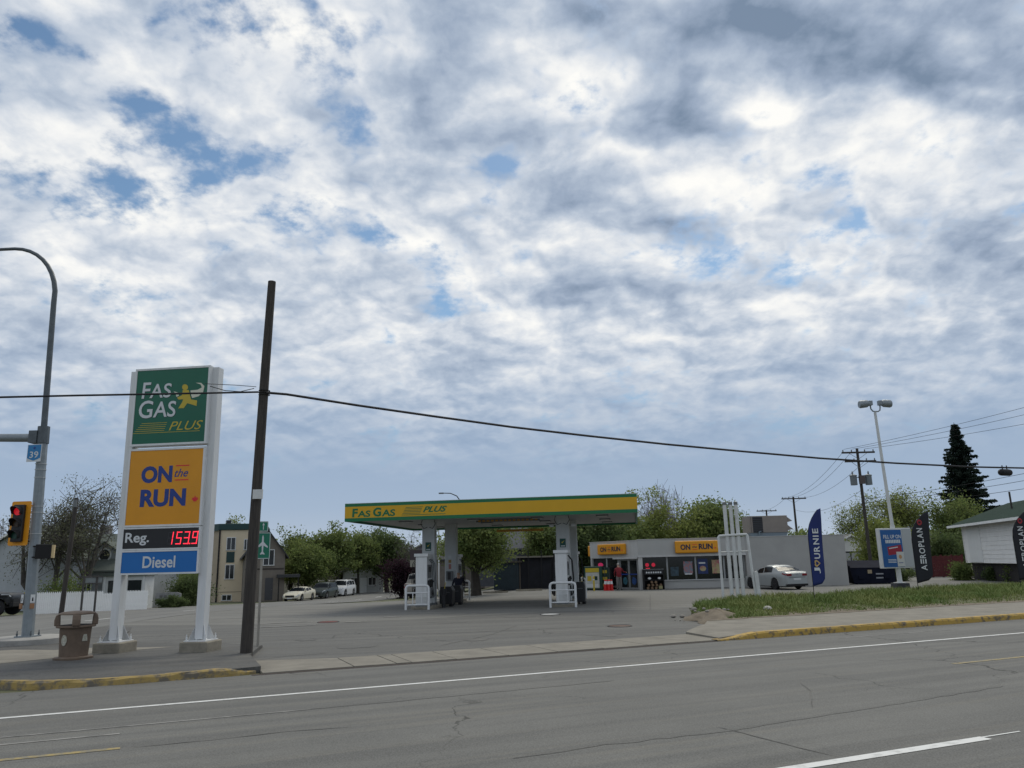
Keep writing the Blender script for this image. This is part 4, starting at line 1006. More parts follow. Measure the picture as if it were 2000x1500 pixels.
# ------------------------------------------------------------------ shop
M_SHOP = mat('shop_panel', (0.40, 0.40, 0.385), 0.7, var=0.05, vscale=.6)
M_SHOPW = mat('shop_side', (0.36, 0.355, 0.34), 0.85, var=0.06, vscale=.8, bump=.15, bscale=20)
M_TRIM = mat('shop_trim', (0.48, 0.48, 0.47), 0.6, var=.05)
M_ALU = mat('aluminium_frame', (0.30, 0.31, 0.31), 0.4, 0.4)
M_PANE = mat('shop_pane', (0.010, 0.012, 0.014), 0.08, spec=.55)
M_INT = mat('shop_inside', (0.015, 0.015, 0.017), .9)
def shop():
    t = thing('shop', 'low grey flat-roofed shop with yellow signs and dark windows', 'shop', (8.32, 55.0, 0))
    box('wall', M_SHOPW, t, 7.30, 14.12, 0, 13, 0, 3.32)
    box('parapet_cap', M_TRIM, t, 7.26, 14.16, -.03, .25, 3.321, 3.36)
    box('wall', M_SHOP, t, 0.0, 7.299, .62, 13, 0, 3.0)
    b = box('sign_band', M_SHOP, t, 0.0, 7.299, -.02, .619, 2.20, 3.30)
    box('band_trim', M_TRIM, b, -.02, 7.32, -.06, -.021, 2.13, 2.26); box('band_trim', M_TRIM, b, -.02, 7.32, -.05, .2, 3.301, 3.34)
    for k in range(9): box('panel_joint', M_SHOPW, b, .78 + k * .79, .786 + k * .79, -.023, -.0205, 2.27, 3.29)
    box('lower_wall', M_SHOP, t, .28, 7.299, .30, .619, .02, .54)
    box('sill', M_TRIM, t, .28, 7.299, .22, .619, .541, .60)
    box('pilaster', M_TRIM, t, -.02, .26, -.02, .6195, 0, 2.129)
    ms = (1.98, 3.92, 5.86, 7.24)
    for x in ms: box('mullion', M_ALU, t, x - .055, x + .055, .30, .42, .601, 2.199)
    xs = [.28] + list(ms)
    for k in range(4):
        a = xs[k] + (.056 if k else 0); c = xs[k + 1] - .056
        w = box('window', M_PANE, t, a, c, .36, .372, .601, 2.199)
        box('window_head', M_BLACKM, w, a, c, .33, .359, 2.10, 2.198)
    # things hung in the windows
    def print_(nm, x0, x1, z0, z1, m, y=.355): return flat(nm, [(x0, z0), (x1, z0), (x1, z1), (x0, z1)], y, m, t)
    M_P1 = mat('poster_mixed', (.16, .22, .28), .5, col2=(.35, .16, .17), vscale=6, thresh=(.45, .55)); M_P2 = mat('poster_blue', (.012, .03, .13), .5, var=.3, vscale=4)
    M_P3 = mat('poster_food', (.40, .34, .17), .5, col2=(.40, .09, .12), vscale=4, thresh=(.45, .6))
    print_('poster', 3.10, 3.72, 1.0, 1.80, M_P1); print_('poster_text', 3.16, 3.66, .92, 1.0, M_SILVER, .354)
    print_('poster', 4.08, 4.76, .95, 1.95, M_P2); flat('poster_picture', [(4.42 + .22 * math.cos(R(a)), 1.30 + .18 * math.sin(R(a))) for a in range(0, 360, 30)], .354, M_P3, t); print_('poster_text', 4.16, 4.60, 1.62, 1.72, M_SILVER, .354)
    print_('poster', 5.05, 5.62, .96, 1.86, M_P3); print_('poster', 2.2, 2.75, .85, 1.45, mat('poster_dim', (.03, .06, .08), .5, var=.6, vscale=5))
    neon = mat('neon_red', (.75, .02, .06), .4, emit=.25)
    for x, r_ in ((.62, .13), (1.05, .13)): flat('neon_sign', [(x + r_ * math.cos(R(a)), 1.62 + r_ * math.sin(R(a))) for a in range(0, 360, 24)], .354, neon, t)
    print_('neon_sign', .52, .80, 1.36, 1.42, mat('neon_red_dim', (.6, .03, .05), .4, emit=.5)); print_('neon_sign', .80, 1.30, 1.12, 1.30, mat('neon_blue', (.01, .012, .16), .4, emit=.4))
    # shop sign over the windows
    s = box('shop_sign', M_YELS, t, 2.50, 5.46, -.26, -.0615, 2.34, 3.16, bevel=.07)
    on_the_run(s, 2.50, 5.46, 2.34, 3.16, -.265, False)
    box('wall_lettering', mat('wall_text', (.34, .34, .33), .8), t, 7.62, 7.90, -.004, -.001, 1.82, 1.90)
    # angled entrance wing
    w = bpy.data.objects.new('entrance_wing', None); COL.objects.link(w); w.parent = t; w.location = (-2.95, 3.5, 0); w.rotation_euler = (0, 0, R(-49.9))
    L = 4.57
    box('wing_band', mat('shop_panel_light', (.46, .46, .45), .6, var=.05), w, 0, L, 0, .4, 2.14, 3.26); box('wing_cap', M_TRIM, w, -.03, L + .02, -.04, .25, 3.261, 3.30)
    for k in range(14): box('panel_joint', M_SHOPW, w, .3 + k * .3, .305 + k * .3, -.004, -.0005, 2.15, 3.25)
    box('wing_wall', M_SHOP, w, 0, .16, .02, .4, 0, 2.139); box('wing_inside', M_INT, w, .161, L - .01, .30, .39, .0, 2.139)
    box('window', M_PANE, w, .22, 1.45, .16, .172, .25, 2.10); box('window', M_PANE, w, 1.57, 2.55, .16, .172, .25, 2.10)
    for x in (.16, 1.45, 2.55): box('mullion', M_ALU, w, x, x + .12 if x > .2 else x + .06, .10, .22, .0, 2.139)
    box('sill', M_ALU, w, .22, 2.55, .11, .21, .12, .249)
    print2 = lambda nm, x0, x1, z0, z1, m, y: flat(nm, [(x0, z0), (x1, z0), (x1, z1), (x0, z1)], y, m, w)
    flat('neon_sign', [(.85 + .26 * math.cos(R(a)), 1.68 + .15 * math.sin(R(a))) for a in range(0, 360, 24)], .152, mat('neon_pink', (.5, .02, .10), .4, emit=.35), w)
    dr = bpy.data.objects.new('double_door', None); COL.objects.link(dr); dr.parent = w
    box('door_frame', M_ALU, dr, 2.67, 2.78, .05, .20, 0, 2.13); box('door_frame', M_ALU, dr, 4.40, 4.54, .05, .20, 0, 2.13); box('door_frame', M_ALU, dr, 2.781, 4.399, .05, .20, 2.02, 2.13)
    for a, c in ((2.79, 3.58), (3.60, 4.39)):
        box('door_pane', M_PANE, dr, a + .07, c - .07, .11, .122, .14, 1.95)
        for q in ((a, a + .069, .03, 2.01), (c - .069, c, .03, 2.01)): box('door_stile', M_ALU, dr, q[0], q[1], .085, .145, q[2], q[3])
        for z in (.03, 1.951): box('door_rail', M_ALU, dr, a + .07, c - .07, .085, .145, z, z + (.11 if z < 1 else .06))
        box('push_bar', M_NAVY, dr, a + .06, c - .06, .05, .08, .98, 1.06)
        flat('door_sticker', [((a + c) / 2 + .20 * math.cos(R(k)), .58 + .26 * math.sin(R(k))) for k in range(0, 360, 24)], .104, mat('sticker_teal', (.03, .12, .16), .5, var=.5, vscale=8) if a < 3 else mat('sticker_blue', (.015, .06, .20), .5, var=.5, vscale=8), dr)
    box('door_hood', M_TRIM, w, 2.3, 4.5, -.12, .02, 2.05, 2.16)
    ws = box('wing_sign', M_YELS, w, .95, 3.55, -.24, -.001, 2.38, 3.10, bevel=.06)
    on_the_run(ws, .95, 3.55, 2.38, 3.10, -.245, False)
    box('side_sign', M_YELS, w, -.42, -.03, .2, 2.2, 2.30, 3.05, bevel=.05)
    # left side and roof
    MB().add([(-2.95, 3.52, 0), (-1.6, 13, 0), (0, 13, 0), (0, .62, 0), (-2.95, 3.52, 3.0), (-1.6, 13, 3.0), (0, 13, 3.0), (0, .62, 3.0)], [(0, 1, 5, 4), (1, 2, 6, 5), (4, 5, 6, 7)]).build('side_wall', M_SHOPW, t)
shop()
def rooftop_unit():
    t = thing('rooftop_unit', 'beige rooftop air conditioning unit with dark louvre on the shop roof', 'air conditioner', (18.92, 60.0, 3.32))
    M_BG = mat('unit_beige', (.20, .175, .155), .6, var=.08); M_BL = mat('unit_base', (.16, .20, .23), .6)
    MB().prism([(-1.2, 0), (1.25, 0), (1.42, .42), (-1.42, .42)], 0, 1.6).build('curb', M_BL, t)
    box('cabinet', M_BG, t, -1.45, 1.45, -.05, 1.7, .421, 1.66, bevel=.02)
    d = box('louvre_panel', mat('louvre_dark', (.028, .03, .038), .6), t, -1.16, -.42, -.07, -.051, .43, 1.60)
    for k in range(8): box('louvre', M_BLACKM, d, -1.14, -.44, -.085, -.0705, .47 + k * .14, .52 + k * .14)
    box('seam', M_BLACKM, t, -1.30, -1.28, -.056, -.0505, .43, 1.64)
    for z in (.55, 1.15): MB().prism([(1.452, z), (1.85, z + .10), (1.452, z + .42)], .05, 1.5).build('intake_hood', M_BG, t)
    MB().tube([(-.75, -.12, .05), (-.75, -.12, .5), (-.6, -.12, .5)], .05, 6).build('gas_pipe', M_BL, t)
rooftop_unit()

# things standing outside the shop
def ice_box():
    t = thing('propane_cabinet', 'green cabinet with yellow and white front beside the shop entrance', 'cabinet', (5.30, 56.2, .008), -12)
    M_G = mat('cabinet_green', (.008, .05, .038), .5, var=.1)
    box('body', M_G, t, -.62, .62, 0, .8, .06, 1.60, bevel=.015); box('feet', M_BLACKM, t, -.58, .58, .05, .75, 0, .06)
    d = box('front_panel', mat('panel_white', (.46, .47, .44), .5, col2=(.30, .31, .28), vscale=6, thresh=(.55, .7)), t, -.52, .42, -.02, -.001, .14, 1.18); box('header', M_LIME, t, -.52, .42, -.022, -.001, 1.20, 1.48)
    flat('logo', [(-.40, .62), (-.12, .62), (-.12, .95), (-.40, .95)], -.0215, M_LIME, d); flat('logo', [(.02, .66), (.30, .66), (.30, .93), (.02, .93)], -.0215, M_SHADOWG, d)
    flat('text_block', [(-.44, .2), (.34, .2), (.34, .42), (-.44, .42)], -.0215, M_SILVER, d)
    t2 = thing('bottle_cage', 'dark green exchange cage with yellow tags next to the green cabinet', 'cage', (6.14, 56.5, .008), -12)
    box('cage_body', M_SHADOWG, t2, -.32, .32, 0, .7, .04, 1.5)
    for z in (.22, .66, 1.12): box('tag', M_LIME, t2, -.16, .16, -.012, -.001, z, z + .2)
    for x in (-.32, 0, .32): MB().tube([(x, -.02, 0), (x, -.02, 1.5)], .015, 5).build('cage_bar', M_GREY, t2)
ice_box()
def bollard(x, y, lab):
    t = thing('bollard', lab, 'bollard', (x, y, .006), 0, 'yellow bollards by the shop')
    MB().lathe([(.06, 0), (.06, .92), (.045, .97), (.01, .985)], 12).build('post', M_LIME, t, smooth=True); MB().lathe([(.062, .70), (.062, .78)], 12).build('band', M_SILVER, t)
bollard(5.18, 54.6, 'thin yellow bollard standing before the green cabinet'); bollard(4.36, 53.8, 'yellow bollard between the right pump and the green cabinet')
M_CONE = mat('cone_red', (.55, .012, .012), .5)
for k, (dx, dy) in enumerate(((-.22, 0), (0, -.05), (.22, .02), (-.10, .28), (.13, .27))):
    t = thing('safety_cone', 'red and white safety cone in the cluster beside the shop door, ' + ('leftmost front one', 'middle front one', 'rightmost front one', 'back left one', 'back right one')[k], 'cone', (6.15 + dx, 54.6 + dy, .008), 0, 'safety cones clustered by the shop door')
    box('foot', M_CONE, t, -.105, .105, -.105, .105, 0, .04); MB().lathe([(.10, .04), (.088, .42)], 14).build('lower_cone', M_CONE, t); MB().lathe([(.088, .421), (.055, .62)], 14).build('white_collar', M_SILVER, t); MB().lathe([(.055, .621), (.045, .70), (.02, .72)], 14).build('tip', M_CONE, t)
def wood_rack():
    t = thing('firewood_rack', 'black display rack with firewood bundles under the first shop window', 'rack', (9.20, 54.45, .008))
    for sx in (-1, 1): box('rack_side', M_BLACKM, t, sx * .66 - .03, sx * .66 + .03, 0, .5, 0, 1.30)
    box('rack_back', M_BLACKM, t, -.63, .63, .47, .50, 0, 1.30); box('rack_shelf', M_BLACKM, t, -.63, .63, 0, .469, .58, .62); box('rack_top', M_GREY, t, -.70, .70, -.04, .5, 1.301, 1.34)
    box('header_board', M_BLACK, t, -.62, .62, -.03, -.005, .98, 1.28)
    for k in range(7): flat('header_letter', [(-.52 + k * .155, 1.07), (-.42 + k * .155, 1.07), (-.42 + k * .155, 1.17), (-.52 + k * .155, 1.17)], -.032, M_SILVER, t)
    for x in (-.30, .36): flat('label', [(x + .11 * math.cos(R(a)), .74 + .07 * math.sin(R(a))) for a in range(0, 360, 30)], -.012, M_WHITE, t)
    M_LOG = mat('log_end', (.26, .17, .10), .9, col2=(.12, .075, .045), vscale=9)
    rnd = random.Random(5)
    for r_ in range(3):
        for k in range(4):
            if r_ == 2 and k in (0, 3): continue
            x = -.42 + k * .27 + (.06 if r_ % 2 else 0); z = .10 + r_ * .19
            t3 = MB().lathe([(.085, -.02), (.09, 0), (.09, .4)], 9, 'y', (x, .02, z)); t3.build('firewood_log', M_LOG, t)
    box('bundle_wrap', mat('bundle_yellow', (.30, .28, .14), .7), t, .30, .54, -.03, .2, .05, .24)
wood_rack()
def parking_stop(x0, x1, y, lab):
    t = thing('wheel_stop', lab, 'wheel stop', ((x0 + x1) / 2, y, zg((x0 + x1) / 2, y) + .01), 0, 'concrete wheel stops at the back of the forecourt')
    w = (x1 - x0) / 2; MB().prism([(-.09, 0), (.09, 0), (.06, .13), (-.06, .13)], -w, w, 'yz').build('stop', M_CONC2, t)
parking_stop(-3.73, -3.01, 57, 'concrete wheel stop left of the big tree trunk'); parking_stop(-2.42, -0.61, 57.5, 'concrete wheel stop before the blue-green shed'); parking_stop(-0.06, 1.81, 58, 'concrete wheel stop before the dark boarded shed')

# ------------------------------------------------------------------ people
def person(name, label, loc, rot, joints, edges, radii, paints, extra=None):
    """one continuous skinned body; clothing colours are assigned by height along the figure"""
    me = bpy.data.meshes.new('figure'); me.from_pydata(joints, edges, [])
    o = bpy.data.objects.new('figure', me); COL.objects.link(o)
    md = o.modifiers.new('skin', 'SKIN'); md.use_smooth_shade = True
    for i, r_ in enumerate(radii): me.skin_vertices[0].data[i].radius = (r_ if isinstance(r_, tuple) else (r_, r_))
    me.skin_vertices[0].data[0].use_root = True
    sb = o.modifiers.new('sub', 'SUBSURF'); sb.levels = 1; sb.render_levels = 1
    dg = bpy.context.evaluated_depsgraph_get()
    m2 = bpy.data.meshes.new_from_object(o.evaluated_get(dg), depsgraph=dg)
    bpy.data.objects.remove(o)
    m2.name = 'body'
    t = thing(name, label, 'person', loc, rot)
    m2.materials.clear()
    b = obj('body', m2, None, t)
    for _, m in paints: m2.materials.append(m)
    for p in m2.polygons:
        c = p.center
        for k, (test, _) in enumerate(paints):
            if test(c): p.material_index = k; break
    return t, b
M_SKIN = mat('skin', (.42, .25, .18), .6); M_JKT = mat('jacket_red', (.17, .008, .014), .8, var=.2, vscale=6); M_PNT = mat('trousers_grey', (.16, .15, .14), .85, var=.15, vscale=6); M_SHO = mat('shoes_dark', (.01, .01, .01), .7); M_HAIR = mat('hair_grey', (.33, .31, .29), .8)
J = [(0, 0, .92), (0, -.02, 1.12), (0, .04, 1.36), (0, .08, 1.50), (0, .12, 1.60), (0, .13, 1.72),
     (-.10, 0, .88), (-.12, -.02, .48), (-.13, .03, .08), (-.14, -.10, .04), (.10, .02, .88), (.13, .04, .48), (.15, .10, .08), (.16, -.02, .04),
     (-.20, .06, 1.40), (-.27, .10, 1.14), (-.24, .26, .96), (-.23, .32, .90), (.20, .06, 1.40), (.33, .14, 1.20), (.50, .26, 1.16), (.58, .30, 1.15)]
E_ = [(0, 1), (1, 2), (2, 3), (3, 4), (4, 5), (0, 6), (6, 7), (7, 8), (8, 9), (0, 10), (10, 11), (11, 12), (12, 13), (2, 14), (14, 15), (15, 16), (16, 17), (2, 18), (18, 19), (19, 20), (20, 21)]
RR = [(.17, .13), (.18, .13), (.19, .125), .065, .085, .085, .105, .08, .055, .05, .105, .08, .055, .05, .075, .055, .045, .035, .075, .055, .045, .035]
pt, pb = person('person', 'person in red jacket and grey trousers reaching for the shop door', (6.89, 54.7, .008), 0, J, E_, RR,
    [(lambda c: c.z < .09, M_SHO), (lambda c: c.z < .90 and abs(c.x) < .22, M_PNT), (lambda c: c.z > 1.50, M_SKIN), (lambda c: (c.x > .53 or (c.x < -.15 and c.z < .95)), M_SKIN), (lambda c: True, M_JKT)])
MB().sphere((0, .115, 1.70), .092, .10, .085, 12, 8).build('hair', M_HAIR, pt, smooth=True)
J2 = [(x, y - max(0, z - .95) * .45, z * .86) for x, y, z in J]
pt, pb = person('person', 'person in navy top leaning beside the left pump bins', (*can(-2.75, 6.2), .006), 15, J2, E_, RR,
    [(lambda c: c.z < .09, M_SHO), (lambda c: c.z < .78, mat('trousers_navy', (.012, .014, .022), .85)), (lambda c: c.z > 1.28, M_SKIN), (lambda c: True, mat('top_navy', (.012, .014, .03), .85))])
MB().sphere((0, -.17, 1.46), .09, .10, .075, 12, 8).build('hair', mat('hair_sandy', (.30, .20, .13), .8), pt, smooth=True)

# ------------------------------------------------------------------ verge, flags, lamp post and things on the right
def verge_z(x, y):
    s = x * RD[0] + y * RD[1]; n = -x * RD[1] + y * RD[0]
    return .10 + .16 * sst((n - 20.4) / 1.5) * sst((s - 15.8) / 2.0) * sst((29.8 - n) / 2.2)
verge = [rn(16.0, 20.55), rn(19.8, 20.62), rn(70, 20.62), rn(70, 29.4), rn(42, 29.3), rn(32.5, 28.8), rn(26, 27.4), rn(21.5, 27.6), rn(18.7, 25.9), rn(16.6, 23.4)]
M_LAWN = mat('lawn_soil', (.070, .085, .026), .95, col2=(.125, .115, .052), vscale=1.6, bump=.6, bscale=14)
sheet('verge', verge, M_LAWN, 0.0, step=.8, zf=verge_z, skirt=.3)
def inside(p, poly):
    x, y = p; c = False; j = len(poly) - 1
    for i in range(len(poly)):
        if (poly[i][1] > y) != (poly[j][1] > y) and x < (poly[j][0] - poly[i][0]) * (y - poly[i][1]) / (poly[j][1] - poly[i][1]) + poly[i][0]: c = not c
        j = i
    return c
M_GRASS = mat('grass_blade', (.125, .185, .040), .8, col2=(.225, .245, .072), vscale=.55, thresh=(.38, .62))
def grass():
    rng = np.random.default_rng(3); vs = []; fs = []; n = 0
    while n < 52000:
        s = 16 + 36 * rng.random() ** 1.6; q = 20.4 + 9.2 * rng.random()
        p = rn(s, q)
        if not inside(p, verge): continue
        cl = .5 + .5 * math.sin(p[0] * 1.7 + 2 * math.sin(p[1] * .9)) * math.sin(p[1] * 1.3 + p[0] * .4)
        if rng.random() > .30 + .70 * cl * sst((q - 20.3) / .8): continue
        h = (.08 + .20 * rng.random() ** 1.8) * (.6 + .6 * cl) * (.6 + .6 * sst((q - 20.8) / 4)); a = rng.random() * 6.283; w = .012 + .014 * rng.random()
        ln = h * (.2 + .7 * rng.random()); b = rng.random() * 6.283
        x, y = p; z = verge_z(x, y) - .02
        dx, dy = math.cos(a) * w, math.sin(a) * w; lx, ly = math.cos(b) * ln, math.sin(b) * ln
        o = len(vs)
        vs += [(x - dx, y - dy, z), (x + dx, y + dy, z), (x + dx * .6 + lx * .4, y + dy * .6 + ly * .4, z + h * .6), (x - dx * .6 + lx * .4, y - dy * .6 + ly * .4, z + h * .6), (x + lx, y + ly, z + h)]
        fs += [(o, o + 1, o + 2, o + 3), (o + 3, o + 2, o + 4)]; n += 1
    me = bpy.data.meshes.new('grass'); me.from_pydata(vs, [], fs)
    o = obj('grass', me, M_GRASS, kind='stuff'); o['label'] = 'rough green grass growing on the roadside verge'; o['category'] = 'grass'
grass()
def mound():
    rng = random.Random(9); vs = []; fs = []; cx, cy = 6.35, 26.3; nr, na = 11, 34
    for i in range(nr + 1):
        for j in range(na):
            a = 2 * math.pi * j / na; r_ = i / nr; R0 = 1.12 * (1 + .22 * math.sin(3 * a + 1) + .1 * math.sin(7 * a))
            x, y = cx + math.cos(a) * R0 * r_ * .85, cy + math.sin(a) * R0 * r_ * 1.4
            vs.append((x, y, max(.0, .36 * (1 - r_ ** 1.15) * (1 + .12 * math.sin(3 * a + 1) * r_)) + rng.uniform(-.018, .018) + .02))
    for i in range(nr):
        for j in range(na): fs.append((i * na + j, (i + 1) * na + j, (i + 1) * na + (j + 1) % na, i * na + (j + 1) % na))
    t = thing('dirt_mound', 'small heap of pale dirt at the left tip of the verge', 'dirt heap', (0, 0, 0))
    me = bpy.data.meshes.new('heap'); me.from_pydata(vs, [], fs); [setattr(p, 'use_smooth', True) for p in me.polygons]; obj('heap', me, mat('dirt', (.19, .155, .11), .95, col2=(.13, .105, .075), vscale=3, bump=.8, bscale=12), t)
    M_ST = mat('stone', (.26, .24, .21), .9, var=.3, vscale=4)
    for k in range(26):
        a = rng.uniform(0, 6.28); r_ = rng.uniform(.3, 1.25); x, y = cx - .2 + math.cos(a) * r_ * .9, cy + .6 + math.sin(a) * r_ * 1.5; s = rng.uniform(.03, .10)
        MB().sphere((x, y, .02 + s * .4 + (.28 if r_ < .8 else .0)), s, s * rng.uniform(.7, 1.2), s * .6, 7, 5).build('stone', M_ST, t)
    MB().sphere((8.3, 27.2, .28), .15, .13, .10, 8, 6).build('stone', mat('stone_pale', (.42, .40, .36), .9, var=.2), t)
mound()
def bare_edge():
    rnd = random.Random(4); a = []; b = []
    for k in range(60):
        s_ = 15.0 + k * .55; a.append(rn(s_, 20.30 + rnd.uniform(-.10, .06))); b.append(rn(s_, 20.85 + rnd.uniform(-.2, .35) * (1 if k > 6 else 2.2)))
    sheet('bare_earth', a + b[::-1], MATS['dirt'], .016, step=0, zf=lambda x, y: max(walk_z(x, y), verge_z(x, y)))
bare_edge()
def vent_pipes():
    t = thing('vent_pipes', 'white vent pipes in a white pipe frame on the grass tip', 'pipes', (9.05, 33.5, .10), -8)
    MB().tube([(-.58, 0, 0), (-.58, 0, 2.72), (-.55, 0, 2.76), (.55, 0, 2.80), (.58, 0, 2.76), (.66, .02, 1.3), (.76, .05, 0)], .055, 8).build('frame', M_WHITE2, t, smooth=True)
    for k, x in enumerate((-.22, .02, .24)):
        p = MB().tube([(x, .06, 0), (x - .01, .06, 4.03)], .08, 10).build('pipe', M_WHITE2, t, smooth=True)
        MB().lathe([(.08, 4.03), (.085, 4.05), (.085, 4.15), (.02, 4.17)], 10, c=(x - .01, .06, 0)).build('vent_cap', M_GREY, p)
    MB().tube([(-.58, .0, 2.1), (.62, .0, 2.12)], .02, 6).build('cross_bar', M_WHITE2, t)
    MB().tube([(.86, -.02, 0), (.80, -.02, 1.28)], .085, 10).build('guard_post', M_WHITE2, t, smooth=True)
vent_pipes()
def feather(name, label, loc, rot, h0, h1, w, m, text_fn, grp):
    """feather banner: pole on the left edge, swept top"""
    t = thing(name, label, 'banner', loc, rot, grp)
    n, k = 28, 7; vs = []; fs = []
    for i in range(n + 1):
        v = i / n; z0 = h0 + (h1 - h0) * v
        # the left edge is straight and bows over to the right at the top
        xl = -w * .5 + (w * .9 * max(0, (v - .62) / .38) ** 2.2); xr = w * (.5 - .10 * (1 - v) + .12 * v) * 1.0
        if v < .06: xr = xl + (xr - xl) * (.72 + .28 * v / .06)
        for j in range(k + 1):
            u = j / k; zz = z0 + (u * .14 * w * (1 - v) if v < .3 else 0)
            vs.append((xl + (xr - xl) * u, .018 * math.sin(9 * v + 3 * u) * u, zz + .10 * w * u * v))
    for i in range(n):
        for j in range(k): fs.append((i * (k + 1) + j, i * (k + 1) + j + 1, (i + 1) * (k + 1) + j + 1, (i + 1) * (k + 1) + j))
    me = bpy.data.meshes.new('cloth'); me.from_pydata(vs, [], fs); c = obj('cloth', me, m, t)
    for p in me.polygons: p.use_smooth = True
    sm = c.modifiers.new('thick', 'SOLIDIFY'); sm.thickness = .004; sm.offset = 1
    pts = [(-w * .5, .012, 0), (-w * .5, .012, h0 + (h1 - h0) * .62)] + [(-w * .5 + w * .9 * q ** 2.2, .012, h0 + (h1 - h0) * (.62 + .38 * q)) for q in (.3, .5, .7, .85, 1)]
    MB().tube(pts, .014, 6).build('pole', M_BLACKM, t)
    text_fn(t, c)
    return t
def journie(t, c):
    z = 1.10; M = M_SILVER; y = -.026
    def let(s, a, b, sk=0): lettering(s, -.15 + sk, .085 + sk, a, b, y, M, c, .022, rot=90)
    let('J', z - .02, z + .20, -.02)
    hp = [(0, -.12), (.11, .0), (.06, .10), (-.05, .13), (-.12, .06), (-.12, -.06), (-.05, -.13), (.06, -.10)]
    hp = [(.13, 0), (-.02, .135), (-.10, .10), (-.11, .02), (-.075, 0), (-.11, -.02), (-.10, -.10), (-.02, -.135)]
    hi = [(a * .52 + .0, b * .52) for a, b in hp]
    flat('heart', [(-.03 + a, z + .36 + b) for a, b in hp], y, mat('print_gold', (.50, .33, .12), .5), c); flat('heart_hole', [(-.03 + a, z + .36 + b) for a, b in hi], y - .002, MATS['banner_blue'], c)
    for s, a, b in (('U', .53, .74), ('R', .79, 1.0), ('N', 1.06, 1.29), ('I', 1.35, 1.40), ('E', 1.48, 1.66)): let(s, z + a, z + b, .02 + .02 * a)
M_BBL = mat('banner_blue', (.008, .022, .13), .75, var=.12, vscale=2); M_BBK = mat('banner_black', (.008, .009, .015), .75, var=.15, vscale=2)
feather('feather_banner', 'blue feather banner with white lettering and golden heart on the grass', (11.48, 30.85, .22), 6, .62, 3.48, .54, M_BBL, journie, 'feather banners on the verge')
def aero(t, c):
    y = -.028; z = .98
    def let(s, a, b): lettering(s, -.16, .12, z + a, z + b, y, M_SILVER, c, .014, rot=90)
    let('A', 0, .25)
    for k, (xa, xb) in enumerate(((-.16, -.10), (-.05, .0), (.06, .12))): flat('bar', [(xa, z + .30), (xb, z + .30), (xb, z + .50), (xa, z + .50)], y, M_SILVER, c)
    for s, a, b in (('R', .54, .72), ('O', .75, 1.0), ('P', 1.05, 1.21), ('L', 1.25, 1.39), ('A', 1.43, 1.65), ('N', 1.70, 1.89)): let(s, a, b)
    flat('leaf_roundel', [(.03 + .12 * math.cos(R(a)), z + 2.15 + .13 * math.sin(R(a))) for a in range(0, 360, 20)], y, mat('print_dark_red', (.30, .012, .02), .5), c); leaf(.03, z + 2.15, .08, y - .002, M_BBK, c)
feather('feather_banner', 'black feather banner with white lettering beside the lamp post panel', (18.55, 36.9, .22), 4, .42, 3.55, .84, M_BBK, aero, 'feather banners on the verge')
feather('feather_banner', 'black feather banner cut off by the right edge of the photo', (23.86, 38.0, .22), 4, .42, 3.55, .84, M_BBK, aero, 'feather banners on the verge')
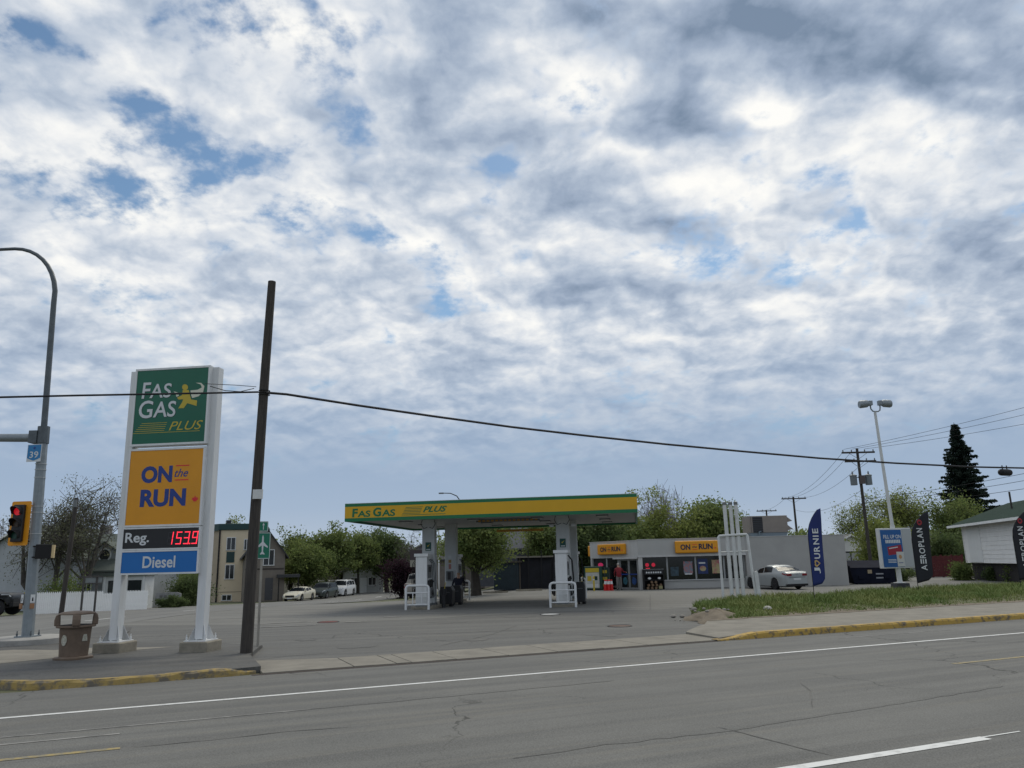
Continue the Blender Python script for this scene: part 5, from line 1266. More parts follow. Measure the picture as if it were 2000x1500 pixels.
def lamp_post():
    t = thing('lamp_post', 'white lamp post with twin floodlights and blue poster box', 'lamp post', (18.62, 39.6, .16), 0)
    MB().prism([(-.36, 0), (.36, 0), (.30, .42), (-.30, .42)], -.34, .34).build('footing', mat('footing_dark', (.05, .05, .055), .9, var=.2), t, bevel=.02)
    box('base_plate', M_WHITE2, t, -.22, .22, -.22, .22, .421, .45)
    MB().tube([(0, 0, .45), (-.02, 0, 3.2)], [.12, .11], 12).build('lower_post', M_WHITE2, t, smooth=True)
    MB().tube([(-.02, 0, 3.2), (-.10, 0, 6), (-.16, 0, 8.86)], [.085, .075, .065], 10).build('upper_post', M_WHITE2, t, smooth=True)
    MB().tube([(-.36, 0, 9.28), (-.35, 0, 9.05), (-.26, 0, 8.92), (-.16, 0, 8.90), (.0, 0, 8.90), (.10, 0, 8.96), (.13, 0, 9.10), (.13, 0, 9.24)], .035, 8).build('yoke', M_GALV, t, smooth=True)
    for x, s in ((-.38, -1), (.17, 1)):
        f = MB(); f.lathe([(.17, -.46), (.20, -.40), (.19, -.06), (.14, .0), (.14, .02)], 14, 'x', (0, 0, 0)) if s < 0 else f.lathe([(.14, -.02), (.14, 0), (.19, .06), (.20, .40), (.17, .46)], 14, 'x', (0, 0, 0))
        for i in range(len(f.v)): f.v[i] = (f.v[i][0] + x + s * .08, f.v[i][1], f.v[i][2] + 9.32 - abs(f.v[i][0]) * .08)
        fl = f.build('floodlight', M_GALV, t, smooth=True); box('ballast', M_GALV, fl, min(x - s * .12, x + s * .07), max(x - s * .12, x + s * .07), -.12, .12, 9.22, 9.46, bevel=.02)
    b = bpy.data.objects.new('poster_box', None); COL.objects.link(b); b.parent = t; b.location = (0, -.16, 1.12); b.rotation_euler = (0, 0, R(8))
    box('case', M_WHITE2, b, -.86, .84, 0, .28, 0, 1.92, bevel=.02)
    p = box('poster', mat('poster_cobalt', (.008, .095, .30), .5, var=.15, vscale=2), b, -.80, .30, -.012, -.001, .06, 1.84); box('blank_panel', mat('blank_grey', (.40, .42, .43), .5), b, .34, .80, -.012, -.001, .06, 1.88)
    y = -.0135
    lettering('FILL UP ON', -.66, .26, 1.42, 1.60, y, M_SILVER, p, .02); 
    for k in range(9): flat('letter', [(-.58 + k * .088, 1.20), (-.51 + k * .088, 1.20), (-.51 + k * .088, 1.36), (-.58 + k * .088, 1.36)], y, M_SILVER, p)
    cd = [(-.50, .62), (.24, .70), (.22, 1.12), (-.52, 1.02)]
    flat('red_card', cd, y, mat('card_red', (.30, .012, .03), .5), p); flat('card_text', [(-.44, .92), (.04, .985), (.04, 1.03), (-.44, .965)], y - .002, M_SILVER, p)
    for k in range(3): flat('small_print', [(-.55, .40 - k * .065), (-.12, .40 - k * .065), (-.12, .43 - k * .065), (-.55, .43 - k * .065)], y, M_SILVER, p)
    q = box('card', mat('card_white', (.56, .56, .53), .5), b, -.08, .29, -.022, -.0125, .08, .78); flat('emblem', [(.10 + .085 * math.cos(R(a)), .54 + .10 * math.sin(R(a))) for a in range(0, 360, 24)], -.0235, mat('emblem_orange', (.50, .27, .12), .5), q); flat('card_line', [(-.02, .24), (.22, .24), (.22, .27), (-.02, .27)], -.0235, M_NAVY, q)
lamp_post()
def dumpster():
    t = thing('dumpster', 'dark navy steel dumpster at the right end of the shop', 'dumpster', (24.34, 56.2, .01), -4)
    M_D = mat('dumpster_navy', (.010, .012, .022), .9, var=.2, vscale=2, spec=.1)
    MB().prism([(-1.32, .05), (1.42, .05), (1.45, 1.02), (-1.48, 1.10), (-1.52, 1.22), (-1.50, .95)], -.9, .9).build('hull', M_D, t)
    MB().add([(-1.5, -.92, 1.06), (1.46, -.92, 1.03), (1.46, .92, 1.5), (-1.3, .92, 1.55), (-1.5, -.92, 1.10), (1.46, -.92, 1.07), (1.46, .92, 1.54), (-1.3, .92, 1.59)], [(0, 3, 2, 1), (4, 5, 6, 7), (0, 1, 5, 4), (1, 2, 6, 5), (2, 3, 7, 6), (3, 0, 4, 7)]).build('lid', M_D, t)
    MB().add([(-1.48, -.9, 1.0), (-1.48, .9, 1.0), (-1.3, .9, 1.54), (1.45, -.9, 1.0), (1.45, .9, 1.0), (1.45, .9, 1.5)], [(0, 1, 2), (3, 5, 4), (1, 4, 5, 2)]).build('upper_hull', M_D, t)
    box('sleeve', M_D, t, -1.0, -.7, -1.0, -.901, .35, .55); box('sleeve', M_D, t, .7, 1.0, -1.0, -.901, .35, .55)
    flat('sticker', [(-.36, .70), (-.08, .70), (-.08, .94), (-.36, .94)], -.903, mat('sticker_beige', (.30, .24, .15), .6), t)
    for z, w in ((.62, .5), (.36, .48)): flat('lettering_bar', [(.16, z), (.16 + w, z), (.16 + w, z + .09), (.16, z + .09)], -.903, mat('stencil', (.25, .26, .28), .6), t)
    for x in (-1.1, 1.1): MB().lathe([(.08, -.04), (.08, .04)], 10, 'y', (x, -.6, .06)).build('castor', M_BLACKM, t)
dumpster()

# ------------------------------------------------------------------ buildings on the right
M_SID = mat('siding_white', (.80, .79, .765), .7, var=.06, vscale=1.5)
M_ROOFG = mat('roof_green', (.020, .040, .030), .95, spec=.1, var=.2, vscale=6, bump=.3, bscale=20)
M_ROOFD = mat('roof_dark', (.040, .042, .046), .9, var=.2, vscale=5, bump=.3, bscale=20)
M_ROOFY = mat('roof_grey', (.12, .12, .125), .9, var=.15, vscale=5)
def clubhouse():
    t = thing('white_building', 'white clapboard building with green roof above a dark base', 'building', (33.4, 60.2, 0.0), -103.4)
    L = 13.4
    box('base_wall', mat('base_dark', (.016, .013, .012), .9, var=.3), t, .1, L, .35, 7, 0, 1.2)
    box('wall', M_SID, t, 0, L, .08, 7, 1.2, 3.86)
    n = 9; h = 2.6 / n
    for k in range(n):
        for a, b in ((.0, 1.05), (3.9, L)):
            m = MB(); z = 1.21 + k * h
            m.add([(a, .079, z), (b, .079, z), (b, .079, z + h - .004), (a, .079, z + h - .004), (a, .03, z), (b, .03, z), (b, .055, z + h - .004), (a, .055, z + h - .004)], [(0, 1, 2, 3), (4, 7, 6, 5), (0, 4, 5, 1), (3, 2, 6, 7), (0, 3, 7, 4), (1, 5, 6, 2)]); m.build('siding_board', M_SID, t)
    box('boarded_panel', mat('board_white', (.74, .74, .72), .6, var=.03), t, 1.06, 3.89, .02, .079, 1.24, 3.74); box('corner_trim', M_SID, t, -.02, .08, .0, .029, 1.2, 3.86)
    # roof: eave towards the street, ridge behind
    r_ = MB().add([(-.7, -.75, 3.78), (L + .5, -.75, 3.78), (L + .5, 3.6, 5.35), (-.7, 3.6, 5.35), (-.7, 7.8, 3.78), (L + .5, 7.8, 3.78), (-.7, -.75, 3.92), (L + .5, -.75, 3.92), (L + .5, 3.6, 5.5), (-.7, 3.6, 5.5), (-.7, 7.8, 3.92), (L + .5, 7.8, 3.92)],
        [(6, 7, 8, 9), (9, 8, 11, 10), (0, 3, 2, 1), (3, 4, 5, 2), (0, 6, 9, 3), (3, 9, 10, 4), (1, 2, 8, 7), (2, 5, 11, 8), (4, 10, 11, 5)]).build('roof', M_ROOFG, t)
    box('fascia_board', M_SID, r_, -.72, L + .52, -.79, -.751, 3.76, 3.925)
    MB().add([(0, .08, 3.861), (0, 7, 3.861), (0, 3.6, 5.2), (.02, .08, 3.861), (.02, 7, 3.861), (.02, 3.6, 5.2)], [(0, 1, 2), (3, 5, 4), (0, 2, 5, 3), (2, 1, 4, 5)]).build('gable', M_SID, t)
clubhouse()
def gable_house(name, label, cat, loc, rot, w, d, h, rise, wall_m, roof_m, over=.35, windows=(), door=None, z0=0.0, porch=False, group=None, chimney=None):
    """ridge along local y (depth): the gable faces the viewer (-y)"""
    t = thing(name, label, cat, loc, rot, group)
    MB().add([(-w / 2, 0, z0), (w / 2, 0, z0), (w / 2, d, z0), (-w / 2, d, z0), (-w / 2, 0, h), (w / 2, 0, h), (w / 2, d, h), (-w / 2, d, h), (0, 0, h + rise), (0, d, h + rise)],
             [(0, 1, 5, 8, 4), (3, 7, 9, 6, 2), (0, 4, 7, 3), (1, 2, 6, 5)]).build('wall', wall_m, t)
    k = rise / (w / 2); r_ = None
    for s in (-1, 1):
        x1 = s * (w / 2 + over); z1 = h - over * k
        m = MB().add([(0, -over, h + rise + .02), (x1, -over, z1 + .02), (x1, d + over, z1 + .02), (0, d + over, h + rise + .02), (0, -over, h + rise + .14), (x1, -over, z1 + .14), (x1, d + over, z1 + .14), (0, d + over, h + rise + .14)],
                     [(0, 1, 2, 3), (4, 7, 6, 5), (0, 4, 5, 1), (1, 5, 6, 2), (2, 6, 7, 3)]); r_ = m.build('roof_slope', roof_m, t)
        b = MB().add([(0, -over - .03, h + rise - .02), (x1, -over - .03, z1 - .02), (x1, -over - .03, z1 + .15), (0, -over - .03, h + rise + .15), (0, -over - .001, h + rise - .02), (x1, -over - .001, z1 - .02), (x1, -over - .001, z1 + .15), (0, -over - .001, h + rise + .15)],
                     [(0, 1, 2, 3), (4, 7, 6, 5), (0, 4, 5, 1), (3, 2, 6, 7), (1, 5, 6, 2)]); b.build('barge_board', M_SID if roof_m is not M_ROOFD else roof_m, t)
    for (x0, x1, za, zb) in windows: window(t, x0, x1, za, zb, -.001)
    if door:
        dd = box('door', door[4] if len(door) > 4 else M_WHITE, t, door[0], door[1], -.04, -.001, door[2], door[3]); box('door_knob', M_GREY, dd, door[1] - .14, door[1] - .08, -.07, -.041, door[2] + .95, door[2] + 1.02)
    if chimney: box('chimney', mat('chimney_brick', (.20, .16, .15), .9, var=.2, vscale=6), r_, chimney[0] - .3, chimney[0] + .3, chimney[1], chimney[1] + .6, h, chimney[2])
    return t
M_WGLASS = mat('house_glass', (.02, .024, .028), .1, spec=.6)
def window(t, x0, x1, z0, z1, y, frame=None, mid=True):
    frame = frame or M_WHITE
    f = .07; w = box('window', M_WGLASS, t, x0 + f, x1 - f, y - .02, y - .001, z0 + f, z1 - f)
    for a in ((x0, x1, z1 - f + .001, z1), (x0, x0 + f - .001, z0 + f, z1 - f), (x1 - f + .001, x1, z0 + f, z1 - f)): box('frame', frame, w, a[0], a[1], y - .05, y - .001, a[2], a[3])
    box('sill', frame, w, x0 - .04, x1 + .04, y - .09, y - .001, z0, z0 + f - .001)
    if mid: box('glazing_bar', frame, w, (x0 + x1) / 2 - .03, (x0 + x1) / 2 + .03, y - .04, y - .0205, z0 + f + .001, z1 - f - .001)
    return w
g = gable_house('garage', 'white gabled garage peeping out behind the dumpster', 'garage', (33.26, 80, .0), 0, 4.4, 6, 2.75, 1.1, M_SID, M_ROOFY, windows=(), door=None)
box('garage_door', mat('garage_door', (.45, .46, .46), .6, var=.05), g, -1.8, 1.5, -.03, -.001, .1, 2.2)
for a in ((-1.9, 1.6, 2.2, 2.32), (-1.9, -1.8, .1, 2.2), (1.5, 1.6, .1, 2.2), (-.2, -.12, .1, 2.2)): box('door_frame', M_BLACKM, g, a[0], a[1], -.06, -.0305, a[2], a[3])
gable_house('small_house', 'small grey-roofed house behind the red fence', 'house', (45.98, 88, 0), 60, 5, 7, 2.6, 1.5, mat('house_pale', (.34, .35, .35), .8, var=.1), M_ROOFY)
def red_fence():
    x0, x1, y = 33.49, 36.96, 67.0
    t = thing('board_fence', 'dark red board fence between banner and white building', 'fence', (x0, y, 0))
    M_RF = mat('fence_red', (.085, .012, .014), .8, var=.25, vscale=3)
    n = 24; w = (x1 - x0) / n
    for k in range(n): box('board', M_RF, t, k * w + .008, (k + 1) * w - .008, 0, .02, .05, 1.70 + .03 * ((k * 7) % 3))
    for z in (.4, 1.35): box('rail', M_RF, t, 0, x1 - x0, .021, .07, z, z + .09)
    for k in range(0, n + 1, 6): box('post', M_RF, t, k * w - .06, k * w + .06, .071, .17, 0, 1.82)
red_fence()

# ------------------------------------------------------------------ buildings across the street on the left
M_LSID = mat('siding_grey', (.44, .46, .48), .8, var=.08, vscale=1.5)
M_LROOF = mat('roof_moss', (.085, .105, .09), .9, col2=(.115, .13, .115), vscale=3, bump=.3, bscale=18)
M_HGREY = mat('house_grey', (.30, .315, .32), .8, var=.1, vscale=2)
def G3(x, y): return (x, y, zg(x, y))
def old_house():
    Y = 57.0; x0 = -35.60
    t = gable_house('old_house', 'old pale house with mossy roof behind the bare tree', 'house', G3(-34.88, Y), 0, 7.2, 10, 3.6, 2.3, M_LSID, M_LROOF, over=.4)
    n = 16
    for k in range(n): box('siding_board', M_LSID, t, -3.6, 3.6, -.025 - .0, -.001, .2 + k * .205, .2 + k * .205 + .195)
    MB().box(.9, 1.02, -.12, -.03, .3, 3.4).build('downpipe', M_WHITE2, t)
    t2 = gable_house('old_house', 'long grey house with green roof and round dormer window behind the picket fence', 'house', G3(-30.46, 60.0), 90, 8.0, 9.2, 2.95, 2.5, M_HGREY, M_LROOF, over=.45)
    t2.location = G3(-27.75, 62.5)
    # dormer facing the street: local +x of this rotated house points away from the camera, so it sits on the -x slope
    d = bpy.data.objects.new('dormer', None); COL.objects.link(d); d.parent = t2; d.rotation_euler = (0, 0, R(-90)); d.location = (-3.1, 2.6, 3.3)
    MB().add([(-1.0, 0, 0), (1.0, 0, 0), (1.0, 0, .8), (0, 0, 1.5), (-1.0, 0, .8), (-1.0, 2.6, .8), (1.0, 2.6, .8), (0, 2.6, 1.5), (-1, 2.6, 0), (1, 2.6, 0)], [(0, 1, 2, 3, 4), (1, 9, 6, 2), (0, 4, 5, 8)]).build('dormer_wall', M_HGREY, d)
    for s in (-1, 1): MB().add([(0, -.2, 1.54), (s * 1.25, -.2, .68), (s * 1.25, 2.7, .68), (0, 2.7, 1.54), (0, -.2, 1.64), (s * 1.25, -.2, .78), (s * 1.25, 2.7, .78), (0, 2.7, 1.64)], [(0, 1, 2, 3), (4, 7, 6, 5), (0, 4, 5, 1), (1, 5, 6, 2)]).build('dormer_roof', M_LROOF, d)
    w = MB().lathe([(.40, -.04), (.40, -.001)], 22, 'y', (0, 0, .62)).build('round_window', M_WGLASS, d)
    rg = MB(); rg.tube([(.45 * math.cos(R(a)), -.03, .62 + .45 * math.sin(R(a))) for a in range(0, 361, 18)], .06, 6); rg.build('window_surround', M_WHITE2, d)
    box('chimney', mat('chimney_stone', (.20, .19, .19), .9, var=.2, vscale=5), t2, .3, .9, 4.2, 4.9, 4.6, 6.3)
    s = bpy.data.objects.new('street_front', None); COL.objects.link(s); s.parent = t2; s.rotation_euler = (0, 0, R(-90)); s.location = (-4.0, 0, 0)
    for a, b in ((-6.6, -5.9), (-3.6, -2.9), (-8.6, -7.9)): window(s, a, b, 1.35, 2.4, -.002)
    gb = bpy.data.objects.new('porch', None); COL.objects.link(gb); gb.parent = t2; gb.rotation_euler = (0, 0, R(-90)); gb.location = (-5.4, -.2, 0)
    box('porch_wall', M_WHITE2, gb, -1.6, 1.4, 0, 1.4, .1, 2.4); box('porch_roof', M_LROOF, gb, -1.8, 1.6, -.2, 1.5, 2.4, 2.62)
    for x in (-1.2, .2): box('porch_opening', M_WGLASS, gb, x, x + .95, -.02, -.001, .5, 2.1)
    for x in (-1.5, -.15, 1.25): box('porch_post', M_WHITE, gb, x, x + .12, -.06, -.021, .1, 2.4)
old_house()
def picket_fence():
    a = Vector((-25.90, 43.5)); b = Vector((-22.86, 50.5)); L = (b - a).length; ang = math.degrees(math.atan2(b.y - a.y, b.x - a.x))
    t = thing('picket_fence', 'tall white picket fence along the far pavement', 'fence', (a.x, a.y, zg(*a) - .1), ang)
    n = int(L / .115); me = None
    for k in range(n):
        z = zg(*(a + (b - a) * k / n)) - zg(*a)
        if me is None:
            o = MB().prism([(-.05, 0), (.05, 0), (.05, 1.16), (0, 1.26), (-.05, 1.16)], -.012, .012).build('picket', mat('picket_white', (.84, .85, .84), .75, var=.06, vscale=1.2), t); me = o.data
        else: o = bpy.data.objects.new('picket', me); COL.objects.link(o); o.parent = t
        o.location = (k * .115 + .05, 0, z + (0 if 38 > k or k > 46 else -.12))
    for z in (.35, .95): MB().add([(0, .014, z), (L, .014, z + zg(*b) - zg(*a)), (L, .06, z + zg(*b) - zg(*a)), (0, .06, z), (0, .014, z + .09), (L, .014, z + .09 + zg(*b) - zg(*a)), (L, .06, z + .09 + zg(*b) - zg(*a)), (0, .06, z + .09)], [(0, 1, 2, 3), (4, 7, 6, 5), (0, 4, 5, 1), (2, 6, 7, 3), (1, 5, 6, 2), (0, 3, 7, 4)]).build('rail', MATS['picket_white'], t)
picket_fence()
def notice_frame():
    t = thing('notice_frame', 'weathered timber sign frame standing before the picket fence', 'sign frame', G3(-23.93, 45.5), 24)
    M_T = mat('timber_grey', (.075, .07, .065), .9, var=.25, vscale=4)
    for x in (-.33, .33): box('post', M_T, t, x - .055, x + .055, -.05, .05, -.1, 2.0)
    for z in (1.52, 1.90): box('rail', M_T, t, -.62, .62, -.08, -.051, z, z + .07)
    box('sign_board', mat('board_dull', (.20, .22, .22), .8, var=.1), t, -.25, .58, -.02, .02, 1.6, 1.88)
notice_frame()
t = thing('old_pole', 'short cut-off timber pole before the picket fence', 'pole', G3(-23.89, 42.8))
MB().tube([(0, 0, -.2), (.12, 0, 3.2), (.22, 0, 6.05)], [.13, .12, .10], 10).build('shaft', M_WOODP, t, smooth=True)
box('top_bracket', M_GREY, t, .14, .32, -.14, -.08, 5.55, 5.95)
t = thing('guy_guard', 'yellow guy wire guard leaning at the foot of the white house', 'guy guard', G3(-27.12, 44.0))
MB().tube([(0, 0, 0), (.42, .1, 1.15)], .035, 6).build('sleeve', M_LIME, t)
def entrance_sign():
    t = thing('stone_sign', 'low pale stone sign above a clipped hedge', 'sign', G3(-23.97, 56.0), 12)
    MB().prism([(-.8, .5), (.8, .5), (.82, .92), (.55, 1.02), (-.7, 1.02), (-.82, .95)], -.1, .1).build('slab', mat('slab_stone', (.30, .30, .29), .8, col2=(.18, .18, .18), vscale=4), t)
    for k in range(4): flat('carved_mark', [(-.55 + k * .28, .66), (-.36 + k * .28, .66), (-.36 + k * .28, .84), (-.55 + k * .28, .84)], -.102, mat('carving', (.13, .13, .13), .9), t)
entrance_sign()

def beige_block():
    Y = 84.0; xa, xb = -31.02, -26.57
    t = thing('beige_building', 'two-storey beige rendered building with dark green cornice', 'building', G3(xa, Y), 15)
    M_BE = mat('render_beige', (.64, .54, .39), .85, var=.05, vscale=.6); M_GC = mat('cornice_green', (.012, .045, .045), .6)
    W = xb - xa
    box('wall', M_BE, t, 0, W, 0, 12, -.6, 7.30); box('cornice', M_GC, t, -.15, W + .15, -.18, 12.2, 7.301, 7.95, bevel=.04)
    MB().add([(0, 0, -.6), (-.9, 1.6, -.6), (-.9, 12, -.6), (0, 0, 7.3), (-.9, 1.6, 7.3), (-.9, 12, 7.3)], [(0, 3, 4, 1), (1, 4, 5, 2)]).build('corner_wall', mat('render_dark', (.36, .30, .22), .85, var=.06), t)
    MB().add([(-.15, -.1, 7.25), (-1.1, 1.5, 7.25), (-1.1, 12, 7.25), (-.15, -.1, 7.95), (-1.1, 1.5, 7.95), (-1.1, 12, 7.95)], [(0, 3, 4, 1), (1, 4, 5, 2)]).build('corner_cornice', M_GC, t)
    MB().tube([(.0, -.10, -.4), (.02, -.10, 7.3)], .09, 8).build('downpipe', M_BLACKM, t)
    box('plinth_line', MATS['render_dark'], t, .15, W, -.02, -.001, .95, 1.02)
    P = lambda a: a * W
    for x0, x1, z0, z1 in ((.16, .37, 5.2, 6.55), (.55, .68, 5.2, 6.35), (.16, .37, 2.25, 3.75), (.12, .34, .10, .72)): window(t, P(x0), P(x1), z0, z1, -.001)
    box('green_panel', M_GC, t, P(.175), P(.355), -.03, -.001, 3.95, 5.05)
    d = box('door', M_WHITE, t, P(.62), P(.76), -.06, -.001, .08, 2.05); box('door_glass', M_WGLASS, d, P(.655), P(.725), -.075, -.0605, 1.45, 1.9); box('door_step', M_CONC2, t, P(.58), P(.80), -.5, -.0605, -.2, .07)
    box('vent_stack', M_ROOFD, t, .3, .8, 3, 3.5, 7.951, 8.5)
beige_block()
bh = gable_house('brown_house', 'dark brown gabled house beside the beige building', 'house', G3(-25.36, 81.5), 21, 3.9, 8, 4.6, 2.6, mat('house_brown', (.17, .148, .125), .85, var=.1, vscale=2), M_ROOFD, over=.35,
    windows=((-.2, .9, 3.5, 5.1), (-1.5, -1.1, .8, 2.3)), door=(.1, .85, .15, 2.3, mat('door_dark', (.05, .05, .055), .5)))
box('band', mat('trim_brown', (.05, .04, .035), .8), bh, -1.85, 1.85, -.03, -.001, 3.1, 3.25)
box('awning', M_ROOFD, bh, 1.2, 3.4, -.9, .6, 2.3, 2.6)
for x in (1.3, 3.2): box('awning_post', M_BLACKM, bh, x, x + .1, -.85, -.75, 0, 2.299)
for px, Y, w, d, h, rise, m, rf, rot, lab in ((612, 112, 8, 9, 2.9, 2.0, 'house_lilac', M_ROOFY, 20, 'pale lilac-grey house behind the cream coupe'), (668, 112, 8, 8, 2.7, 1.6, 'house_sand', M_ROOFY, 80, 'low sand-coloured house behind the white SUV'), (706, 110, 5.4, 8, 3.0, 2.3, 'house_white', M_ROOFD, 14, 'white gabled cottage right of the white SUV'), (820, 128, 7, 8, 4.6, 2.2, 'house_mauve', M_ROOFD, 12, 'tall dark-roofed house glimpsed beside the left pump'), (560, 118, 8, 8, 3.2, 1.8, 'house_lilac', M_ROOFY, 10, 'pale house in the gap right of the brown house')):
    mm = {'house_lilac': mat('house_lilac', (.30, .31, .35), .8, var=.08), 'house_sand': mat('house_sand', (.27, .245, .19), .8, var=.08), 'house_white': mat('house_white', (.42, .43, .42), .8, var=.06), 'house_mauve': mat('house_mauve', (.16, .15, .17), .8, var=.1)}[m]
    x = (px - 1000) / 1540 * Y * .975 + (-.3)
    gable_house('cottage', lab, 'house', (x, Y, zg(x, Y) - .1), rot, w, d, h, rise, mm, rf, windows=((-w * .32, -w * .14, 1.0, 2.1), (w * .12, w * .32, 1.0, 2.1)), door=(-.45, .45, .05, 2.05), group='houses along the street behind the parked cars')

# ------------------------------------------------------------------ sheds behind the forecourt
def sheds():
    t = thing('blue_shed', 'dark blue-green metal shed behind the forecourt', 'shed', (-0.77, 61.5, zg(0, 61) - .02), 2)
    M_BS = mat('shed_teal', (.010, .024, .032), .6, var=.2, vscale=1.5)
    box('body', M_BS, t, -.95, .95, 0, 3, .05, 2.05)
    for k in range(12): box('corrugation', M_BS, t, -.94 + k * .16, -.87 + k * .16, -.03, -.001, .06, 2.04)
    box('roof_edge', mat('edge_brown', (.06, .05, .04), .9), t, -1.1, 1.2, -.2, 3.2, 2.051, 2.16)
    t = thing('dark_shed', 'long dark boarded shed with pale roof edge behind the forecourt', 'shed', (1.73, 62.0, zg(2, 62) - .02), 2)
    M_DS = mat('shed_dark', (.012, .013, .018), .85, var=.3, vscale=1.5)
    box('body', M_DS, t, -1.5, 2.6, 0, 3.5, .0, 2.35)
    for k in range(11): box('wall_board', M_DS, t, -1.5, 2.6, -.03, -.001, .05 + k * .21, .05 + k * .21 + .195)
    box('roof_edge', mat('edge_tan', (.17, .155, .125), .85), t, -1.95, 2.9, -.35, 3.6, 2.351, 2.47)
    box('corner_post', mat('post_tan', (.13, .11, .09), .9), t, -1.52, -1.42, -.1, -.031, .0, 2.35)
    for x in (-.85, .15, 1.1): box('fence_post', M_BLACKM, t, x, x + .07, -.35, -.28, 0, 2.9)
    h = gable_house('grey_house', 'grey gabled house rising behind the dark shed', 'house', (2.02, 74, 0), 78, 6.4, 5, 3.3, 2.4, mat('house_slate', (.060, .063, .072), .85, var=.15), mat('roof_slate', (.095, .10, .11), .9, var=.15, vscale=4), over=.3)
    h2 = gable_house('tan_house', 'tan house glimpsed between the big tree and the blue-green shed', 'house', (-2.85, 84, -.4), 85, 7, 6, 2.9, 1.6, mat('house_tan', (.15, .13, .115), .85, var=.15), M_ROOFD)
sheds()
t = thing('pole_sign', 'brown board sign on a post behind the left pump', 'sign', G3(-8.12, 66.0))
box('board', mat('board_brown', (.055, .04, .045), .8), t, -.55, .55, 0, .12, 3.1, 3.9); box('cabinet', mat('board_cream', (.26, .25, .21), .8), t, -.55, .55, 0, .12, 2.55, 3.09); box('post', M_GREY, t, -.08, .08, .13, .25, -.2, 3.9)
t = thing('flag_mast', 'slim white mast between the two left canopy columns', 'mast', G3(-5.94, 62.0)); MB().tube([(0, 0, 0), (0, 0, 5.2)], [.07, .05], 8).build('shaft', M_WHITE2, t)
t = thing('street_lamp', 'distant curved street lamp rising above the canopy', 'street lamp', G3(-4.87, 75.0))
MB().tube([(0, 0, 0), (0, 0, 7.2), (-.15, 0, 8.2), (-.6, 0, 8.85), (-1.2, 0, 9.12), (-1.9, 0, 9.15)], [.10, .08, .06, .05, .045, .04], 8).build('shaft', M_WOODP, t, smooth=True); box('lamp_head', M_GREY, t, -2.3, -1.85, -.1, .1, 9.08, 9.2)

# ------------------------------------------------------------------ trees and shrubs
M_BARK = mat('bark', (.040, .034, .028), .95, var=.3, vscale=4, bump=.6, bscale=14)
M_BARKG = mat('bark_pale', (.085, .075, .072), .95, var=.25, vscale=4)
def leaf_mat(name, c1, c2):
    """thin leaves: diffuse with some light let through"""
    if name in MATS: return MATS[name]
    m = bpy.data.materials.new(name); m.use_nodes = True
    N, L = m.node_tree.nodes, m.node_tree.links
    b = N['Principled BSDF']; b.inputs['Roughness'].default_value = .7; b.inputs['Specular IOR Level'].default_value = .25
    tc = N.new('ShaderNodeTexCoord'); n = N.new('ShaderNodeTexNoise'); n.inputs['Scale'].default_value = .9; n.inputs['Detail'].default_value = 4
    L.new(tc.outputs['Object'], n.inputs['Vector'])
    r_ = N.new('ShaderNodeValToRGB'); e = r_.color_ramp.elements
    e[0].position = .36; e[0].color = (*c1, 1); e[1].position = .64; e[1].color = (*c2, 1)
    L.new(n.outputs['Fac'], r_.inputs[0]); L.new(r_.outputs[0], b.inputs['Base Color'])
    tr = N.new('ShaderNodeBsdfTranslucent'); L.new(r_.outputs[0], tr.inputs[0])
    mx = N.new('ShaderNodeMixShader'); mx.inputs[0].default_value = .55
    L.new(b.outputs[0], mx.inputs[1]); L.new(tr.outputs[0], mx.inputs[2]); L.new(mx.outputs[0], N['Material Output'].inputs['Surface'])
    MATS[name] = m
    return m
LF = {'spring': leaf_mat('leaf_spring', (.15, .19, .045), (.27, .30, .10)), 'mid': leaf_mat('leaf_mid', (.105, .15, .044), (.215, .255, .09)), 'dark': leaf_mat('leaf_dark', (.065, .10, .036), (.14, .18, .07)),
      'grey': leaf_mat('leaf_grey', (.10, .11, .06), (.19, .19, .12)), 'plum': leaf_mat('leaf_plum', (.022, .010, .016), (.045, .022, .032)), 'spruce': leaf_mat('needle', (.018, .034, .026), (.040, .058, .043))}
def leaves_mesh(pts, size, rng, name, squash=1.0, droop=0.0):
    n = len(pts); P = np.asarray(pts)
    a = rng.normal(size=(n, 3)); a /= np.linalg.norm(a, axis=1)[:, None]
    b = rng.normal(size=(n, 3)); b -= a * (a * b).sum(1)[:, None]; b /= np.linalg.norm(b, axis=1)[:, None]
    s = size * (.55 + .9 * rng.random(n))[:, None]
    a = a * s; b = b * s * .62
    V = np.empty((n, 4, 3)); V[:, 0] = P - a; V[:, 1] = P + b * .9; V[:, 2] = P + a; V[:, 3] = P - b * .9
    me = bpy.data.meshes.new(name)
    me.vertices.add(n * 4); me.vertices.foreach_set('co', V.reshape(-1))
    me.loops.add(n * 4); me.loops.foreach_set('vertex_index', np.arange(n * 4, dtype=np.int32))
    me.polygons.add(n); me.polygons.foreach_set('loop_start', np.arange(0, n * 4, 4, dtype=np.int32)); me.polygons.foreach_set('loop_total', np.full(n, 4, dtype=np.int32))
    me.update(calc_edges=True); me.validate()
    return me
